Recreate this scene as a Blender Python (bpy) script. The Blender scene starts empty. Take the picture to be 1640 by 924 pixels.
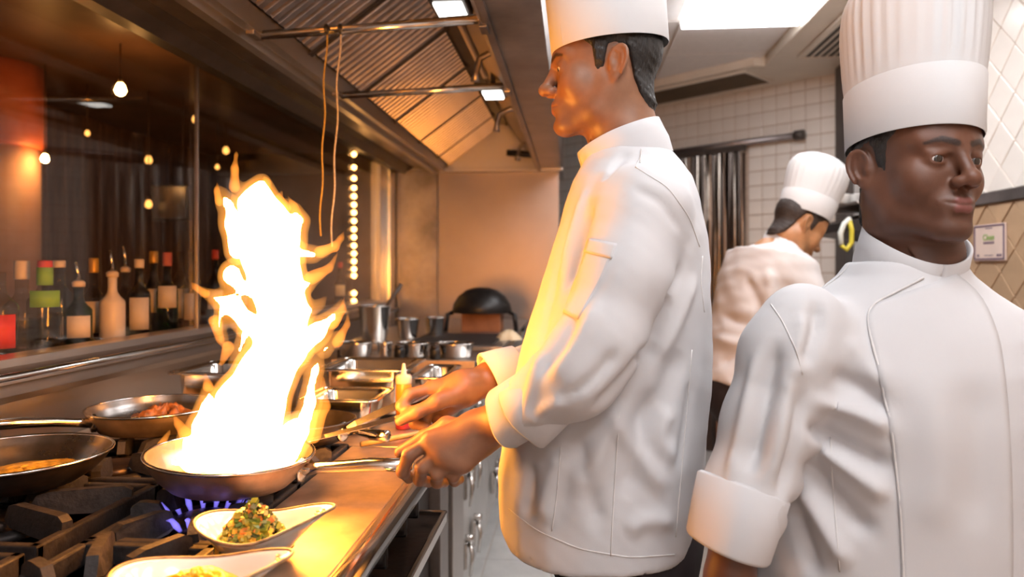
import bpy, bmesh, math, random
import numpy as np
from mathutils import Vector, Matrix
random.seed(7); np.random.seed(7)
SC = bpy.context.scene
COL = SC.collection
# ------------------------------------------------------------------ camera, world, exposure
CAM_Z = 1.33; FPX = 1150.0; YAW = math.atan(100/1150)
cd = bpy.data.cameras.new('camera'); cam = bpy.data.objects.new('camera', cd); COL.objects.link(cam)
cam.location = (0, 0, CAM_Z); cam.rotation_euler = (math.pi/2, 0, YAW)
cd.sensor_width = 36.0; cd.lens = FPX/1640*36; cd.shift_y = -32/1640
cd.dof.use_dof = True; cd.dof.focus_distance = 1.25; cd.dof.aperture_fstop = 3.2
cd.clip_start = 0.02
SC.camera = cam
w = bpy.data.worlds.new('world'); SC.world = w; w.use_nodes = True
w.node_tree.nodes['Background'].inputs[0].default_value = (0.9, 0.85, 0.8, 1)
w.node_tree.nodes['Background'].inputs[1].default_value = 0.05
SC.view_settings.view_transform = 'Standard'
SC.view_settings.look = 'None'
SC.view_settings.exposure = 0.0
SC.view_settings.gamma = 1.0
SC.view_settings.use_curve_mapping = False
SC.cycles.use_denoising = True
SC.cycles.max_bounces = 10
SC.cycles.transparent_max_bounces = 24
SC.cycles.caustics_reflective = False
SC.cycles.caustics_refractive = False
SC.cycles.sample_clamp_indirect = 20.0
PANEL_L = 14.2        # radiance of the white ceiling light panels
FLAME_L = 82.0       # radiance of the burning core of the flame

def at(px, py, x=None, y=None, z=None):
    """world point seen at a photograph pixel on the plane x=, y= or z="""
    u = (px-820)/FPX; v = (430-py)/FPX
    r = (u*math.cos(YAW)-math.sin(YAW), math.cos(YAW)+u*math.sin(YAW), v)
    if x is not None: t = x/r[0]
    elif y is not None: t = y/r[1]
    else: t = (z-CAM_Z)/r[2]
    return Vector((r[0]*t, r[1]*t, CAM_Z+r[2]*t))

# ------------------------------------------------------------------ materials
M = {}
def nodes(name):
    m = bpy.data.materials.new(name); m.use_nodes = True
    nt = m.node_tree; b = nt.nodes['Principled BSDF']; M[name] = m
    return m, nt, b
def N(nt, kind, **kw):
    n = nt.nodes.new(kind)
    for k, v in kw.items():
        if k in ('operation', 'blend_type', 'data_type', 'wave_type', 'bands_direction', 'feature', 'attribute_name', 'gradient_type', 'noise_dimensions', 'distance', 'attribute_type'): setattr(n, k, v)
        else: n.inputs[k].default_value = v
    return n
def mat(name, col, rough=.5, metal=0., noise=None, bump=None, spec=.5, coat=0., vary=.25, stretch=(1, 1, 1), sss=0., aniso=0., roughvary=0.):
    """principled with procedural colour variation and relief"""
    m, nt, b = nodes(name)
    b.inputs['Base Color'].default_value = (*col, 1)
    b.inputs['Roughness'].default_value = rough; b.inputs['Metallic'].default_value = metal
    b.inputs['Specular IOR Level'].default_value = spec; b.inputs['Coat Weight'].default_value = coat
    if sss:
        b.inputs['Subsurface Weight'].default_value = sss; b.inputs['Subsurface Radius'].default_value = (.012, .005, .003); b.inputs['Subsurface Scale'].default_value = 1
    tc = N(nt, 'ShaderNodeTexCoord'); mp = N(nt, 'ShaderNodeMapping', Scale=stretch)
    nt.links.new(tc.outputs['Object'], mp.inputs[0])
    if noise:
        t = N(nt, 'ShaderNodeTexNoise', Scale=noise, Detail=5.0, Roughness=.6)
        nt.links.new(mp.outputs[0], t.inputs['Vector'])
        r = N(nt, 'ShaderNodeValToRGB')
        r.color_ramp.elements[0].position = .3; r.color_ramp.elements[1].position = .72
        r.color_ramp.elements[0].color = (*[c*(1-vary) for c in col], 1)
        r.color_ramp.elements[1].color = (*[min(1, c*(1+vary)) for c in col], 1)
        nt.links.new(t.outputs['Fac'], r.inputs[0]); nt.links.new(r.outputs[0], b.inputs['Base Color'])
        if roughvary:
            mr = N(nt, 'ShaderNodeMapRange'); mr.inputs['To Min'].default_value = max(.02, rough-roughvary); mr.inputs['To Max'].default_value = min(1, rough+roughvary)
            nt.links.new(t.outputs['Fac'], mr.inputs[0]); nt.links.new(mr.outputs[0], b.inputs['Roughness'])
    if bump:
        t2 = N(nt, 'ShaderNodeTexNoise', Scale=bump[0], Detail=4.0)
        nt.links.new(mp.outputs[0], t2.inputs['Vector'])
        bp = N(nt, 'ShaderNodeBump', Strength=bump[1], Distance=bump[2] if len(bump) > 2 else .002)
        nt.links.new(t2.outputs['Fac'], bp.inputs['Height']); nt.links.new(bp.outputs[0], b.inputs['Normal'])
    return m
def emit(name, col, s):
    m, nt, b = nodes(name)
    b.inputs['Base Color'].default_value = (0, 0, 0, 1)
    b.inputs['Emission Color'].default_value = (*col, 1); b.inputs['Emission Strength'].default_value = s
    return m
def clear(name, tint, ior=1.45, rough=.02, base=0.0):
    """thin clear sheet: fresnel mirror over a tinted see-through body (lets light pass)"""
    m, nt, b = nodes(name); nt.nodes.remove(b)
    out = nt.nodes['Material Output']
    tr = N(nt, 'ShaderNodeBsdfTransparent', Color=(*tint, 1)); gl = N(nt, 'ShaderNodeBsdfGlossy', Color=(1, 1, 1, 1), Roughness=rough)
    ge = N(nt, 'ShaderNodeNewGeometry'); dp = N(nt, 'ShaderNodeVectorMath', operation='DOT_PRODUCT')
    nt.links.new(ge.outputs['Normal'], dp.inputs[0]); nt.links.new(ge.outputs['Incoming'], dp.inputs[1])
    ab = N(nt, 'ShaderNodeMath', operation='ABSOLUTE'); nt.links.new(dp.outputs['Value'], ab.inputs[0])
    su = N(nt, 'ShaderNodeMath', operation='SUBTRACT'); su.inputs[0].default_value = 1.0; nt.links.new(ab.outputs[0], su.inputs[1])
    pw = N(nt, 'ShaderNodeMath', operation='POWER'); pw.inputs[1].default_value = 5.0; nt.links.new(su.outputs[0], pw.inputs[0])
    f0 = ((ior-1)/(ior+1))**2
    fr = N(nt, 'ShaderNodeMath', operation='MULTIPLY_ADD'); fr.inputs[1].default_value = 1-f0; fr.inputs[2].default_value = f0; nt.links.new(pw.outputs[0], fr.inputs[0])
    mx = N(nt, 'ShaderNodeMixShader')
    nt.links.new(fr.outputs[0], mx.inputs[0]); nt.links.new(tr.outputs[0], mx.inputs[1]); nt.links.new(gl.outputs[0], mx.inputs[2])
    nt.links.new(mx.outputs[0], out.inputs['Surface'])
    return m
mat('steel', (.56, .52, .49), .36, 1, noise=3, bump=(60, .04), vary=.07, stretch=(1, .2, 1), roughvary=.05)
mat('steel_smooth', (.66, .63, .6), .16, 1, noise=6, vary=.12, roughvary=.06)
mat('steel_worn_flame_tint', (.62, .46, .33), .5, 1, noise=14, bump=(90, .1), vary=.22, roughvary=.1)  # worn steel; warm base colour paints in the orange glow of the flame
mat('hood_steel', (.32, .28, .26), .36, 1, noise=5, vary=.35, bump=(20, .05), roughvary=.12)
mat('hood_dark', (.05, .043, .042), .42, .6, noise=6, vary=.35)
mat('back_steel', (.40, .33, .29), .4, 1, noise=2.5, vary=.08, bump=(40, .03), roughvary=.05)
mat('baffle', (.42, .36, .33), .3, 1, noise=7, vary=.3, roughvary=.1)
mat('cast_iron', (.035, .028, .026), .55, .25, noise=60, bump=(140, .5), vary=.45, spec=.5, roughvary=.15)
mat('stove_pan', (.06, .04, .032), .4, .75, noise=16, bump=(70, .3), vary=.6, roughvary=.2)
mat('black_plastic', (.012, .011, .011), .35, 0, noise=20, vary=.2)
mat('pan_dark', (.09, .07, .06), .38, .85, noise=9, bump=(60, .15), vary=.5, roughvary=.12)
mat('pan_steel', (.55, .4, .28), .48, 1, noise=10, bump=(60, .08), vary=.35, roughvary=.12)
mat('pan_inside', (.3, .27, .25), .3, .95, noise=8, vary=.5, roughvary=.12)
mat('ceramic', (.86, .83, .79), .12, 0, noise=4, vary=.03, coat=.5)
mat('ceramic_rim', (.33, .2, .1), .4, 0, noise=60, vary=.6)
mat('wall_tile', (.86, .8, .74), .2, 0, noise=3, vary=.05, spec=.6)
mat('tile_brown', (.5, .33, .2), .25, 0, noise=4, vary=.12, spec=.5)
mat('grout', (.55, .43, .34), .85, 0, noise=30, vary=.15)
mat('floor_tile', (.72, .69, .66), .3, 0, noise=5, vary=.12)
mat('ceiling_tile', (.86, .82, .8), .7, 0, noise=25, vary=.04)
mat('ceiling_frame', (.8, .74, .68), .5, 0, noise=5, vary=.05)
mat('cream_metal', (.78, .7, .6), .45, 0, noise=5, vary=.05)
mat('vent_dark', (.05, .045, .04), .6, 0, noise=5, vary=.2)
mat('door_frame', (.09, .075, .068), .45, .3, noise=5, vary=.2)
mat('trim_steel', (.3, .27, .27), .35, .9, noise=6, vary=.2)
mat('paint_white', (.88, .86, .84), .5, 0, noise=3, vary=.04)
mat('bar_wood', (.2, .1, .055), .5, 0, noise=5, bump=(30, .2), vary=.6, stretch=(3, 3, .4))
mat('bar_dark', (.07, .04, .03), .6, 0, noise=4, vary=.5)
mat('bar_ceiling', (.13, .065, .035), .4, 0, noise=3, vary=.4)
mat('bar_shelf', (.07, .04, .03), .2, 0, noise=8, vary=.4)
mat('pillar_pink', (.6, .36, .27), .6, 0, noise=4, vary=.2)
mat('pillar_red', (.5, .12, .05), .55, 0, noise=4, vary=.3)
clear('window_glass', (.93, .9, .88), 1.5, .01)
clear('bottle_clear', (.85, .85, .82), 1.5, .03)
clear('bottle_green', (.12, .28, .08), 1.5, .03)
clear('bottle_dark', (.1, .05, .025), 1.5, .03)
clear('bottle_plain', (.7, .62, .52), 1.5, .03)
emit('light_panel', (.96, .97, 1), PANEL_L)
emit('hood_lamp', (1, .97, .9), 5)
emit('bulb_warm', (1, .5, .14), 170)
emit('bulb_dim', (1, .45, .1), 3.2)
emit('led_warm', (1, .5, .14), 22)
emit('flame_core', (1, .37, .05), FLAME_L)
# ------------------------------------------------------------------ mesh helpers
def link(name, me, material, parent=None):
    o = bpy.data.objects.new(name, me); COL.objects.link(o)
    if material is not None:
        for mm in (material if isinstance(material, (list, tuple)) else [material]):
            me.materials.append(M[mm] if isinstance(mm, str) else mm)
    if parent is not None: attach(o, parent)
    return o
def world_of(o):
    m = o.matrix_basis
    return m if o.parent is None else world_of(o.parent) @ o.matrix_parent_inverse @ m
def attach(o, parent):
    o.parent = parent; o.matrix_parent_inverse = world_of(parent).inverted()
def tag(o, label=None, cat=None, group=None, kind=None):
    if label: o['label'] = label
    if cat: o['category'] = cat
    if group: o['group'] = group
    if kind: o['kind'] = kind
    return o
def thing(name, label, cat, loc=(0, 0, 0), group=None):
    o = bpy.data.objects.new(name, None); COL.objects.link(o); o.location = loc; o.empty_display_size = .05
    return tag(o, label, cat, group)
def struct(o): o['kind'] = 'structure'; return o
class MB:
    """collects simple shapes into one mesh"""
    def __init__(s): s.v = []; s.f = []; s.mi = []; s.sm = []; s.cur = 0
    def add(s, vs, fs, smooth=False):
        n = len(s.v); s.v += [tuple(v) for v in vs]
        for f in fs: s.f.append(tuple(i+n for i in f)); s.mi.append(s.cur); s.sm.append(smooth)
        return s
    def box(s, c, d, rot=None, bev=0.0):
        x, y, z = d[0]/2, d[1]/2, d[2]/2
        if bev > 0:
            bm = bmesh.new(); bmesh.ops.create_cube(bm, size=1); bmesh.ops.scale(bm, vec=d, verts=bm.verts)
            bmesh.ops.bevel(bm, geom=list(bm.edges), offset=min(bev, .45*min(d)), segments=2, affect='EDGES', profile=.5)
            bm.verts.index_update()
            vs = [v.co.copy() for v in bm.verts]; fs = [[v.index for v in f.verts] for f in bm.faces]; bm.free()
        else:
            vs = [Vector((a, b, e)) for a in (-x, x) for b in (-y, y) for e in (-z, z)]
            fs = [(0, 1, 3, 2), (4, 6, 7, 5), (0, 4, 5, 1), (2, 3, 7, 6), (0, 2, 6, 4), (1, 5, 7, 3)]
        R = rot if isinstance(rot, Matrix) else (Matrix.Rotation(rot, 3, 'Z') if rot else Matrix.Identity(3))
        return s.add([R @ v + Vector(c) for v in vs], fs)
    def bb(s, lo, hi, bev=0.0):
        return s.box([(a+b)/2 for a, b in zip(lo, hi)], [b-a for a, b in zip(lo, hi)], bev=bev)
    def tube(s, path, r, seg=10, caps=True, closed=False, flat=1.0):
        path = [Vector(p) for p in path]; n = len(path); rr = r if isinstance(r, (list, tuple)) else [r]*n
        vs = []; up = None
        for i, p in enumerate(path):
            if closed: t = (path[(i+1) % n]-path[i-1]).normalized()
            else: t = ((path[min(i+1, n-1)])-(path[max(i-1, 0)])).normalized()
            if up is None:
                up = Vector((0, 0, 1)) if abs(t.z) < .9 else Vector((1, 0, 0))
            b = t.cross(up).normalized(); up = b.cross(t).normalized()
            for k in range(seg):
                a = 2*math.pi*k/seg; vs.append(p+(b*math.cos(a)+up*math.sin(a)*flat)*rr[i])
        fs = []
        for i in range(n if closed else n-1):
            j = (i+1) % n
            for k in range(seg): fs.append((i*seg+k, i*seg+(k+1) % seg, j*seg+(k+1) % seg, j*seg+k))
        if caps and not closed: fs += [tuple(range(seg))[::-1], tuple(range((n-1)*seg, n*seg))]
        return s.add(vs, fs, True)
    def lathe(s, prof, c=(0, 0, 0), seg=32, sx=1.0, sy=1.0, rot=None, cap0=True, cap1=True):
        """prof: list of (radius, z)"""
        vs = []; R = rot or Matrix.Identity(3); c = Vector(c)
        for r, z in prof:
            for k in range(seg):
                a = 2*math.pi*k/seg; vs.append(R @ Vector((r*math.cos(a)*sx, r*math.sin(a)*sy, z)) + c)
        fs = []
        for i in range(len(prof)-1):
            for k in range(seg): fs.append((i*seg+k, i*seg+(k+1) % seg, (i+1)*seg+(k+1) % seg, (i+1)*seg+k))
        if cap0: fs.append(tuple(range(seg))[::-1])
        if cap1: fs.append(tuple(range((len(prof)-1)*seg, len(prof)*seg)))
        return s.add(vs, fs, True)
    def extrude(s, poly, axis, a, b):
        """poly of 2-D points swept along an axis: 'y' gives (x,z) points, 'x' gives (y,z), 'z' gives (x,y)"""
        def P(p, t): return {'y': (p[0], t, p[1]), 'x': (t, p[0], p[1]), 'z': (p[0], p[1], t)}[axis]
        n = len(poly); vs = [P(p, a) for p in poly]+[P(p, b) for p in poly]
        fs = [(i, (i+1) % n, n+(i+1) % n, n+i) for i in range(n)]+[tuple(range(n))[::-1], tuple(range(n, 2*n))]
        return s.add(vs, fs)
    def mesh(s, name):
        me = bpy.data.meshes.new(name); me.from_pydata(s.v, [], s.f)
        me.polygons.foreach_set('material_index', s.mi); me.polygons.foreach_set('use_smooth', s.sm)
        bm = bmesh.new(); bm.from_mesh(me); bmesh.ops.recalc_face_normals(bm, faces=bm.faces); bm.to_mesh(me); bm.free()
        return me
    def build(s, name, material, parent=None): return link(name, s.mesh(name), material, parent)
def boxp(name, lo, hi, material, parent=None, bev=.003): return MB().bb(lo, hi, bev).build(name, material, parent)
def rot_to(direction, up=(0, 0, 1)):
    """matrix whose local z points along a direction"""
    return Vector(direction).to_track_quat('Z', 'Y').to_matrix()
# ------------------------------------------------------------------ implicit surfaces (for bodies, cloth, flames)
def sdf_mesh(f, lo, hi, h, B=14, slack=1.5):
    lo = np.array(lo, np.float32); hi = np.array(hi, np.float32)
    nb = np.ceil((hi-lo)/(h*B)).astype(int)
    g = np.stack(np.meshgrid(*[np.arange(k) for k in nb], indexing='ij'), -1).reshape(-1, 3)
    cen = lo+(g+.5)*B*h
    d = f(cen.astype(np.float32)); keep = g[np.abs(d) < B*h*.866*slack+h]
    dims = nb*B+2
    ii = np.arange(B+1); P0 = np.stack(np.meshgrid(ii, ii, ii, indexing='ij'), -1)
    ck, cp, qs = [], [], []
    offs = np.array([[a, b, c] for a in (0, 1) for b in (0, 1) for c in (0, 1)])
    edges = [(a, b) for a in range(8) for b in range(a+1, 8) if np.abs(offs[a]-offs[b]).sum() == 1]
    key = lambda c: (c[:, 0].astype(np.int64)*dims[1]+c[:, 1])*dims[2]+c[:, 2]
    for s in range(0, len(keep), 24):
        kb = keep[s:s+24]; G = (kb[:, None, None, None, :]*B+P0[None])
        D = f((lo+G.reshape(-1, 3)*h).astype(np.float32)).reshape(len(kb), B+1, B+1, B+1)
        S = D < 0
        cnt = sum(S[:, a:B+a, b:B+b, c:B+c].astype(np.int8) for a, b, c in offs)
        w = np.argwhere((cnt > 0) & (cnt < 8))
        if len(w) == 0: continue
        cv = np.stack([D[w[:, 0], w[:, 1]+a, w[:, 2]+b, w[:, 3]+c] for a, b, c in offs], 1)
        pos = np.zeros((len(w), 3)); num = np.zeros(len(w))
        for a, b in edges:
            m = (cv[:, a] < 0) != (cv[:, b] < 0)
            t = np.where(m, cv[:, a]/(cv[:, a]-cv[:, b]+1e-12), 0)
            pos += m[:, None]*(offs[a]+t[:, None]*(offs[b]-offs[a])); num += m
        gc = kb[w[:, 0]]*B+w[:, 1:]
        cp.append(lo+(gc+pos/num[:, None])*h); ck.append(key(gc))
        for ax in range(3):
            e = [slice(None)]+[slice(0, B)]*3; e2 = list(e); e2[ax+1] = slice(1, B+1)
            m = S[tuple(e)] != S[tuple(e2)]; q = np.argwhere(m)
            if len(q) == 0: continue
            pg = kb[q[:, 0]]*B+q[:, 1:]; st = S[q[:, 0], q[:, 1], q[:, 2], q[:, 3]]
            u, v = (ax+1) % 3, (ax+2) % 3
            eu = np.eye(3, dtype=int)[u]; ev = np.eye(3, dtype=int)[v]
            ok = (pg[:, u] > 0) & (pg[:, v] > 0); pg = pg[ok]; st = st[ok]
            Q = np.stack([key(pg-eu-ev), key(pg-ev), key(pg), key(pg-eu)], 1)
            Q[~st] = Q[~st][:, ::-1]; qs.append(Q)
    ck = np.concatenate(ck); cp = np.concatenate(cp); qs = np.concatenate(qs)
    o = np.argsort(ck); ck = ck[o]; cp = cp[o]
    ix = np.clip(np.searchsorted(ck, qs), 0, len(ck)-1); ok = (ck[ix] == qs).all(1)
    return cp.astype(np.float32), ix[ok]
def merge_meshes(parts):
    vs, qs, n = [], [], 0
    for v, q in parts: vs.append(v); qs.append(q+n); n += len(v)
    return np.concatenate(vs), np.concatenate(qs)
def np_mesh(name, v, q, col=None, mi=None):
    me = bpy.data.meshes.new(name)
    me.vertices.add(len(v)); me.vertices.foreach_set('co', v.astype(np.float32).ravel())
    me.loops.add(len(q)*4); me.loops.foreach_set('vertex_index', q.astype(np.int32).ravel())
    me.polygons.add(len(q)); me.polygons.foreach_set('loop_start', np.arange(0, len(q)*4, 4, dtype=np.int32))
    me.polygons.foreach_set('use_smooth', np.ones(len(q), bool))
    if mi is not None: me.polygons.foreach_set('material_index', mi.astype(np.int32))
    if col is not None:
        a = me.attributes.new('Col', 'FLOAT_COLOR', 'POINT'); c = np.ones((len(v), 4), np.float32); c[:, :3] = col
        a.data.foreach_set('color', c.ravel())
    me.update(calc_edges=True); me.validate()
    return me
def smooth_np(v, q, it=1, k=.5):
    for _ in range(it):
        acc = np.zeros_like(v); n = np.zeros(len(v))
        for a, b in ((0, 1), (1, 2), (2, 3), (3, 0)):
            np.add.at(acc, q[:, a], v[q[:, b]]); np.add.at(acc, q[:, b], v[q[:, a]])
            np.add.at(n, q[:, a], 1); np.add.at(n, q[:, b], 1)
        v = v*(1-k)+k*acc/np.maximum(n, 1)[:, None]
    return v.astype(np.float32)
F32 = lambda *a: np.array(a, np.float32)
def sph(p, c, r): return np.linalg.norm(p-F32(*c), axis=1)-r
def ell(p, c, r):
    q = p-F32(*c); r = F32(*r); k0 = np.linalg.norm(q/r, axis=1); k1 = np.linalg.norm(q/(r*r), axis=1)
    return np.where(k0 < 1e-4, -r.min(), k0*(k0-1)/np.maximum(k1, 1e-6))
def cone(p, a, b, r1, r2):
    a = F32(*a); b = F32(*b); ab = b-a; t = np.clip(((p-a)@ab)/max(float(ab@ab), 1e-9), 0, 1)
    return np.linalg.norm(p-a-t[:, None]*ab, axis=1)-(r1+(r2-r1)*t)
def smin(a, b, k):
    h = np.maximum(k-np.abs(a-b), 0)/k; return np.minimum(a, b)-h*h*k*.25
def smax(a, b, k): return -smin(-a, -b, k)
def chain(p, pts, rs, k=.01):
    d = None
    for i in range(len(pts)-1):
        e = cone(p, pts[i], pts[i+1], rs[i], rs[i+1]); d = e if d is None else smin(d, e, k)
    return d
def vnoise(p, s, seed=0):
    """smooth pseudo noise in about -1..1"""
    r = np.random.RandomState(seed); out = 0
    for i in range(5):
        k = r.normal(size=3)*s*(1+.35*i); out = out+np.sin(p@k.astype(np.float32)+r.uniform(0, 6.28))/(1+.3*i)
    return out/3.0
# ------------------------------------------------------------------ the room
XR = 1.66; YB = 4.70; XL = -1.22; ZCEIL = 2.6; YF = -1.6
CORNER = Vector((XR, 4.72, 0)); FAR = Vector((-.35, 6.47, 0))         # the slanting tiled wall runs between these
fl = struct(boxp('floor', (-3.8, YF, -.1), (XR+.1, 6.7, 0), 'grout', bev=0))
tm = MB().box((0, 0, 0), (.296, .296, .01), bev=.002).mesh('tile')
tm.materials.append(M['floor_tile'])
for i in range(8):
    for j in range(11):
        o = link('tile', tm, None, fl); o.location = (-.55+i*.3, 2.2+j*.3, .002)
cl = struct(boxp('ceiling', (-3.8, YF, ZCEIL+.03), (XR+.1, 6.7, ZCEIL+.13), 'ceiling_frame', bev=0))
tm = MB().box((0, 0, 0), (.585, .585, .012), bev=.002).mesh('panel'); tm.materials.append(M['ceiling_tile'])
panels = [(.845, 3.49), (.845, 2.29), (.845, 1.69), (.845, -.11), (.245, -1.01), (.245, .49)]  # second panel is added out of view to brighten the back of the room
for i in range(-2, 2):
    for j in range(-4, 12):
        c = (.845+.6*i, 3.49+(j-5)*.6)
        if any(abs(c[0]-p[0]) < .1 and abs(c[1]-p[1]) < .1 for p in panels): continue
        if c[0] > 1.2 or c[0] < -.5 or c[1] < YF+.3 or c[1]-.3 > 4.72+(XR-c[0])*.87-.6: continue
        o = link('panel', tm, None, cl); o.location = (c[0], c[1], ZCEIL+.022)
for k, (x, y) in enumerate(panels):
    t = thing('ceiling_light', ['square white light panel in the ceiling above the working chefs', 'added unseen ceiling light panel brightening the back of the room', 'white ceiling light panel over the aisle beside the stove', 'white ceiling light panel above and behind the viewpoint', 'white ceiling light panel at the near end wall', 'white ceiling light panel over the near stove end'][k], 'light', (x, y, ZCEIL), 'ceiling light panels')
    MB().bb((x-.292, y-.292, ZCEIL-.03), (x+.292, y+.292, ZCEIL+.01), bev=.004).build('diffuser', 'light_panel', t)
    m = MB()
    for sx, sy, dx, dy in ((-.299, 0, .012, .61), (.299, 0, .012, .61), (0, -.299, .61, .012), (0, .299, .61, .012)):
        m.box((x+sx, y+sy, ZCEIL), (dx, dy, .012))
    m.build('frame', 'ceiling_frame', t)
# lowered ceiling band along the right wall and along the slanting wall, with the slot vents
sd = (FAR-CORNER).normalized(); sn = Vector((-sd.y, sd.x, 0)); sn = sn if sn.y < 0 else -sn    # sn points into the room
def slant(a, n, z): v = CORNER+sd*a+sn*n; return Vector((v.x, v.y, z))
m = MB()
m.bb((1.16, YF, 2.565), (XR, 4.75, ZCEIL+.06), bev=.006)
struct(m.build('trim_1', 'cream_metal'))
m = MB(); q = [slant(-.05, 0, 0), slant(2.7, 0, 0), slant(2.7, .55, 0), slant(.28, .55, 0)]
m.extrude([(p.x, p.y) for p in q], 'z', 2.567, ZCEIL+.06)
struct(m.build('trim_2', 'cream_metal'))
mat('vent_bronze', (.2, .15, .1), .5, .2, noise=5, vary=.15)
def vent(name, label, org, du, dv, L, W, n, slat):
    t = thing(name, label, 'vent', org, 'slot vents in the ceiling band')
    du = Vector(du).normalized(); dv = Vector(dv).normalized(); z = Vector((0, 0, 1)); R = Matrix((du, dv, z)).transposed()
    MB().box(org+du*L/2+dv*W/2+z*.004, (L, W, .006), R).build('backing', 'vent_dark', t)
    f = MB()
    f.box(org+du*L/2, (L, .018, .014), R); f.box(org+du*L/2+dv*W, (L, .018, .014), R)
    f.box(org+dv*W/2, (.018, W, .014), R); f.box(org+du*L+dv*W/2, (.018, W, .014), R)
    f.build('frame', 'cream_metal', t)
    for i in range(n):
        MB().box(org+du*L/2+dv*W*(i+.5)/n-z*.002, (L-.02, W/n*.32, .004), R).build('slat', slat, t)
vent('ceiling_vent', 'long slot vent with dark gaps over the tall chef hat at right', Vector((1.30, 1.9, 2.555)), (0, 1, 0), (1, 0, 0), 2.4, .25, 6, 'cream_metal')
vent('ceiling_vent', 'slanting slot vent above the tiled wall and strip curtain', slant(.36, .5, 2.557), sd, -sn, 1.9, .36, 9, 'vent_bronze')
# right wall: diamond tiles over a steel rail, brown diamond tiles below it
wr = struct(boxp('wall_right', (XR, YF, 0), (XR+.1, 4.9, ZCEIL+.05), 'grout', bev=0))
ts = .128; s = ts*math.sqrt(2)
for material, z0, sg in (('wall_tile', 1.634, 1), ('tile_brown', 1.586, -1)):
    me = MB().box((0, 0, 0), (.012, ts-.005, ts-.005), bev=.003).mesh('tile'); me.materials.append(M[material])
    g = s/2-.005; m = MB(); n = 3; pts = [(-g, 0), (g, 0), (0, sg*g)]
    m.add([(.004, a, b) for a, b in pts]+[(-.009, a, b) for a, b in pts], [(0, 1, 2), (5, 4, 3), (0, 3, 4, 1), (1, 4, 5, 2), (2, 5, 3, 0)])
    half = m.mesh('tile'); half.materials.append(M[material])
    for j in range(0, 14):
        for i in range(0, 27):
            y = 1.5+i*s/2; z = z0+sg*j*s/2
            if (i+j) % 2 or z > 2.54 or z < .5 or y > 3.93: continue
            o = link('tile', half if j == 0 else me, None, wr); o.location = (XR-.003, y, z+(sg*.002 if j == 0 else 0)); o.rotation_euler = (0 if j == 0 else math.pi/4, 0, 0)
struct(boxp('trim_3', (XR-.022, YF, 1.588), (XR, 4.0, 1.632), 'trim_steel', bev=.003))
# tall dark door frame and pale door at the corner
d1 = struct(boxp('door_1', (XR-.012, 3.98, 0), (XR+.02, 4.42, 2.2), 'paint_white'))
boxp('door_frame', (XR-.06, 4.41, 0), (XR+.02, 4.58, 2.56), 'door_frame', d1)
boxp('door_frame', (XR-.05, 3.96, 2.2), (XR+.02, 4.42, 2.56), 'door_frame', d1)
# slanting wall with square tiles and a doorway
ws = MB()
A0 = math.atan2(sd.y, sd.x)
ws.box(slant(1.3, -.06, 1.3), (2.75, .1, 2.6), A0)
wb = struct(ws.build('wall_back', 'grout'))
me = MB().box((0, 0, 0), (.094, .012, .094), bev=.003).mesh('tile'); me.materials.append(M['wall_tile'])
for i in range(24):
    for j in range(7, 26):
        a = .055+i*.1; z = .05+j*.1
        if .62 < a < 1.62 and z < 2.16: continue
        o = link('tile', me, None, wb); o.location = slant(a, -.008, z); o.rotation_euler = (0, 0, A0)
me = MB().box((0, 0, 0), (.012, .1, .094), bev=.003).mesh('tile'); me.materials.append(M['wall_tile'])
for j in range(7, 26):
    o = link('tile', me, None, wr); o.location = (XR-.004, 4.65, .05+j*.1)
dk = struct(MB().box(slant(1.12, -.002, 1.07), (.98, .02, 2.14), A0).build('door_2', 'bar_dark'))
# strip curtain in that doorway
ct = thing('strip_curtain', 'shiny metallic strip curtain hanging from a rail on the tiled wall', 'curtain', slant(1.12, .03, 0))
m = MB(); m.tube([slant(.22, .05, 2.2), slant(1.68, .05, 2.2)], .022, 12); m.build('rail', 'trim_steel', ct)
m = MB(); m.tube([slant(.19, .05, 2.2), slant(.25, .05, 2.2)], .033, 12); m.build('rail_end', 'door_frame', ct)
m = MB(); m.box(slant(1.1, .05, 2.17), (1.0, .03, .05), A0); m.build('header', 'door_frame', ct)
for k, (nm, c, r) in enumerate((('strip_silver', (.62, .56, .5), .22), ('strip_dark', (.12, .1, .09), .25), ('strip_brown', (.38, .29, .23), .3))):
    mat(nm, c, r, .9, noise=6, vary=.35, stretch=(8, 8, .6))
smeshes = []
for k in range(6):
    m = MB(); w0 = .009+.003*(k % 3); vs = []; fs = []
    for i in range(13):
        z = -i*.15; ph = k*1.7+i*.9; a = .5*math.sin(ph)
        for sgn in (-1, 1): vs += [(sgn*w0*math.cos(a), sgn*w0*math.sin(a)+.004*math.sin(ph*.7)-.0015, z), (sgn*w0*math.cos(a), sgn*w0*math.sin(a)+.004*math.sin(ph*.7)+.0015, z)]
    for i in range(12):
        b = i*4; c = b+4
        fs += [(b, b+2, c+2, c), (b+1, c+1, c+3, b+3), (b, c, c+1, b+1), (b+2, b+3, c+3, c+2)]
    m.add(vs, fs, True); sm = m.mesh('strip'); sm.materials.append(M[['strip_silver', 'strip_dark', 'strip_brown', 'strip_silver', 'strip_dark', 'strip_silver'][k]]); smeshes.append(sm)
for i in range(52):
    o = link('strip', random.choice(smeshes), None, ct); o.location = slant(.63+i*.0188+random.uniform(-.004, .004), .05+random.uniform(-.012, .012), 2.15); o.rotation_euler = (0, 0, A0+random.uniform(-.3, .3))
    attach(o, ct)
# wall behind the camera and bar-side walls
struct(boxp('wall_front', (-3.8, YF-.1, 0), (XR+.1, YF, ZCEIL+.1), 'paint_white', bev=0))
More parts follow.
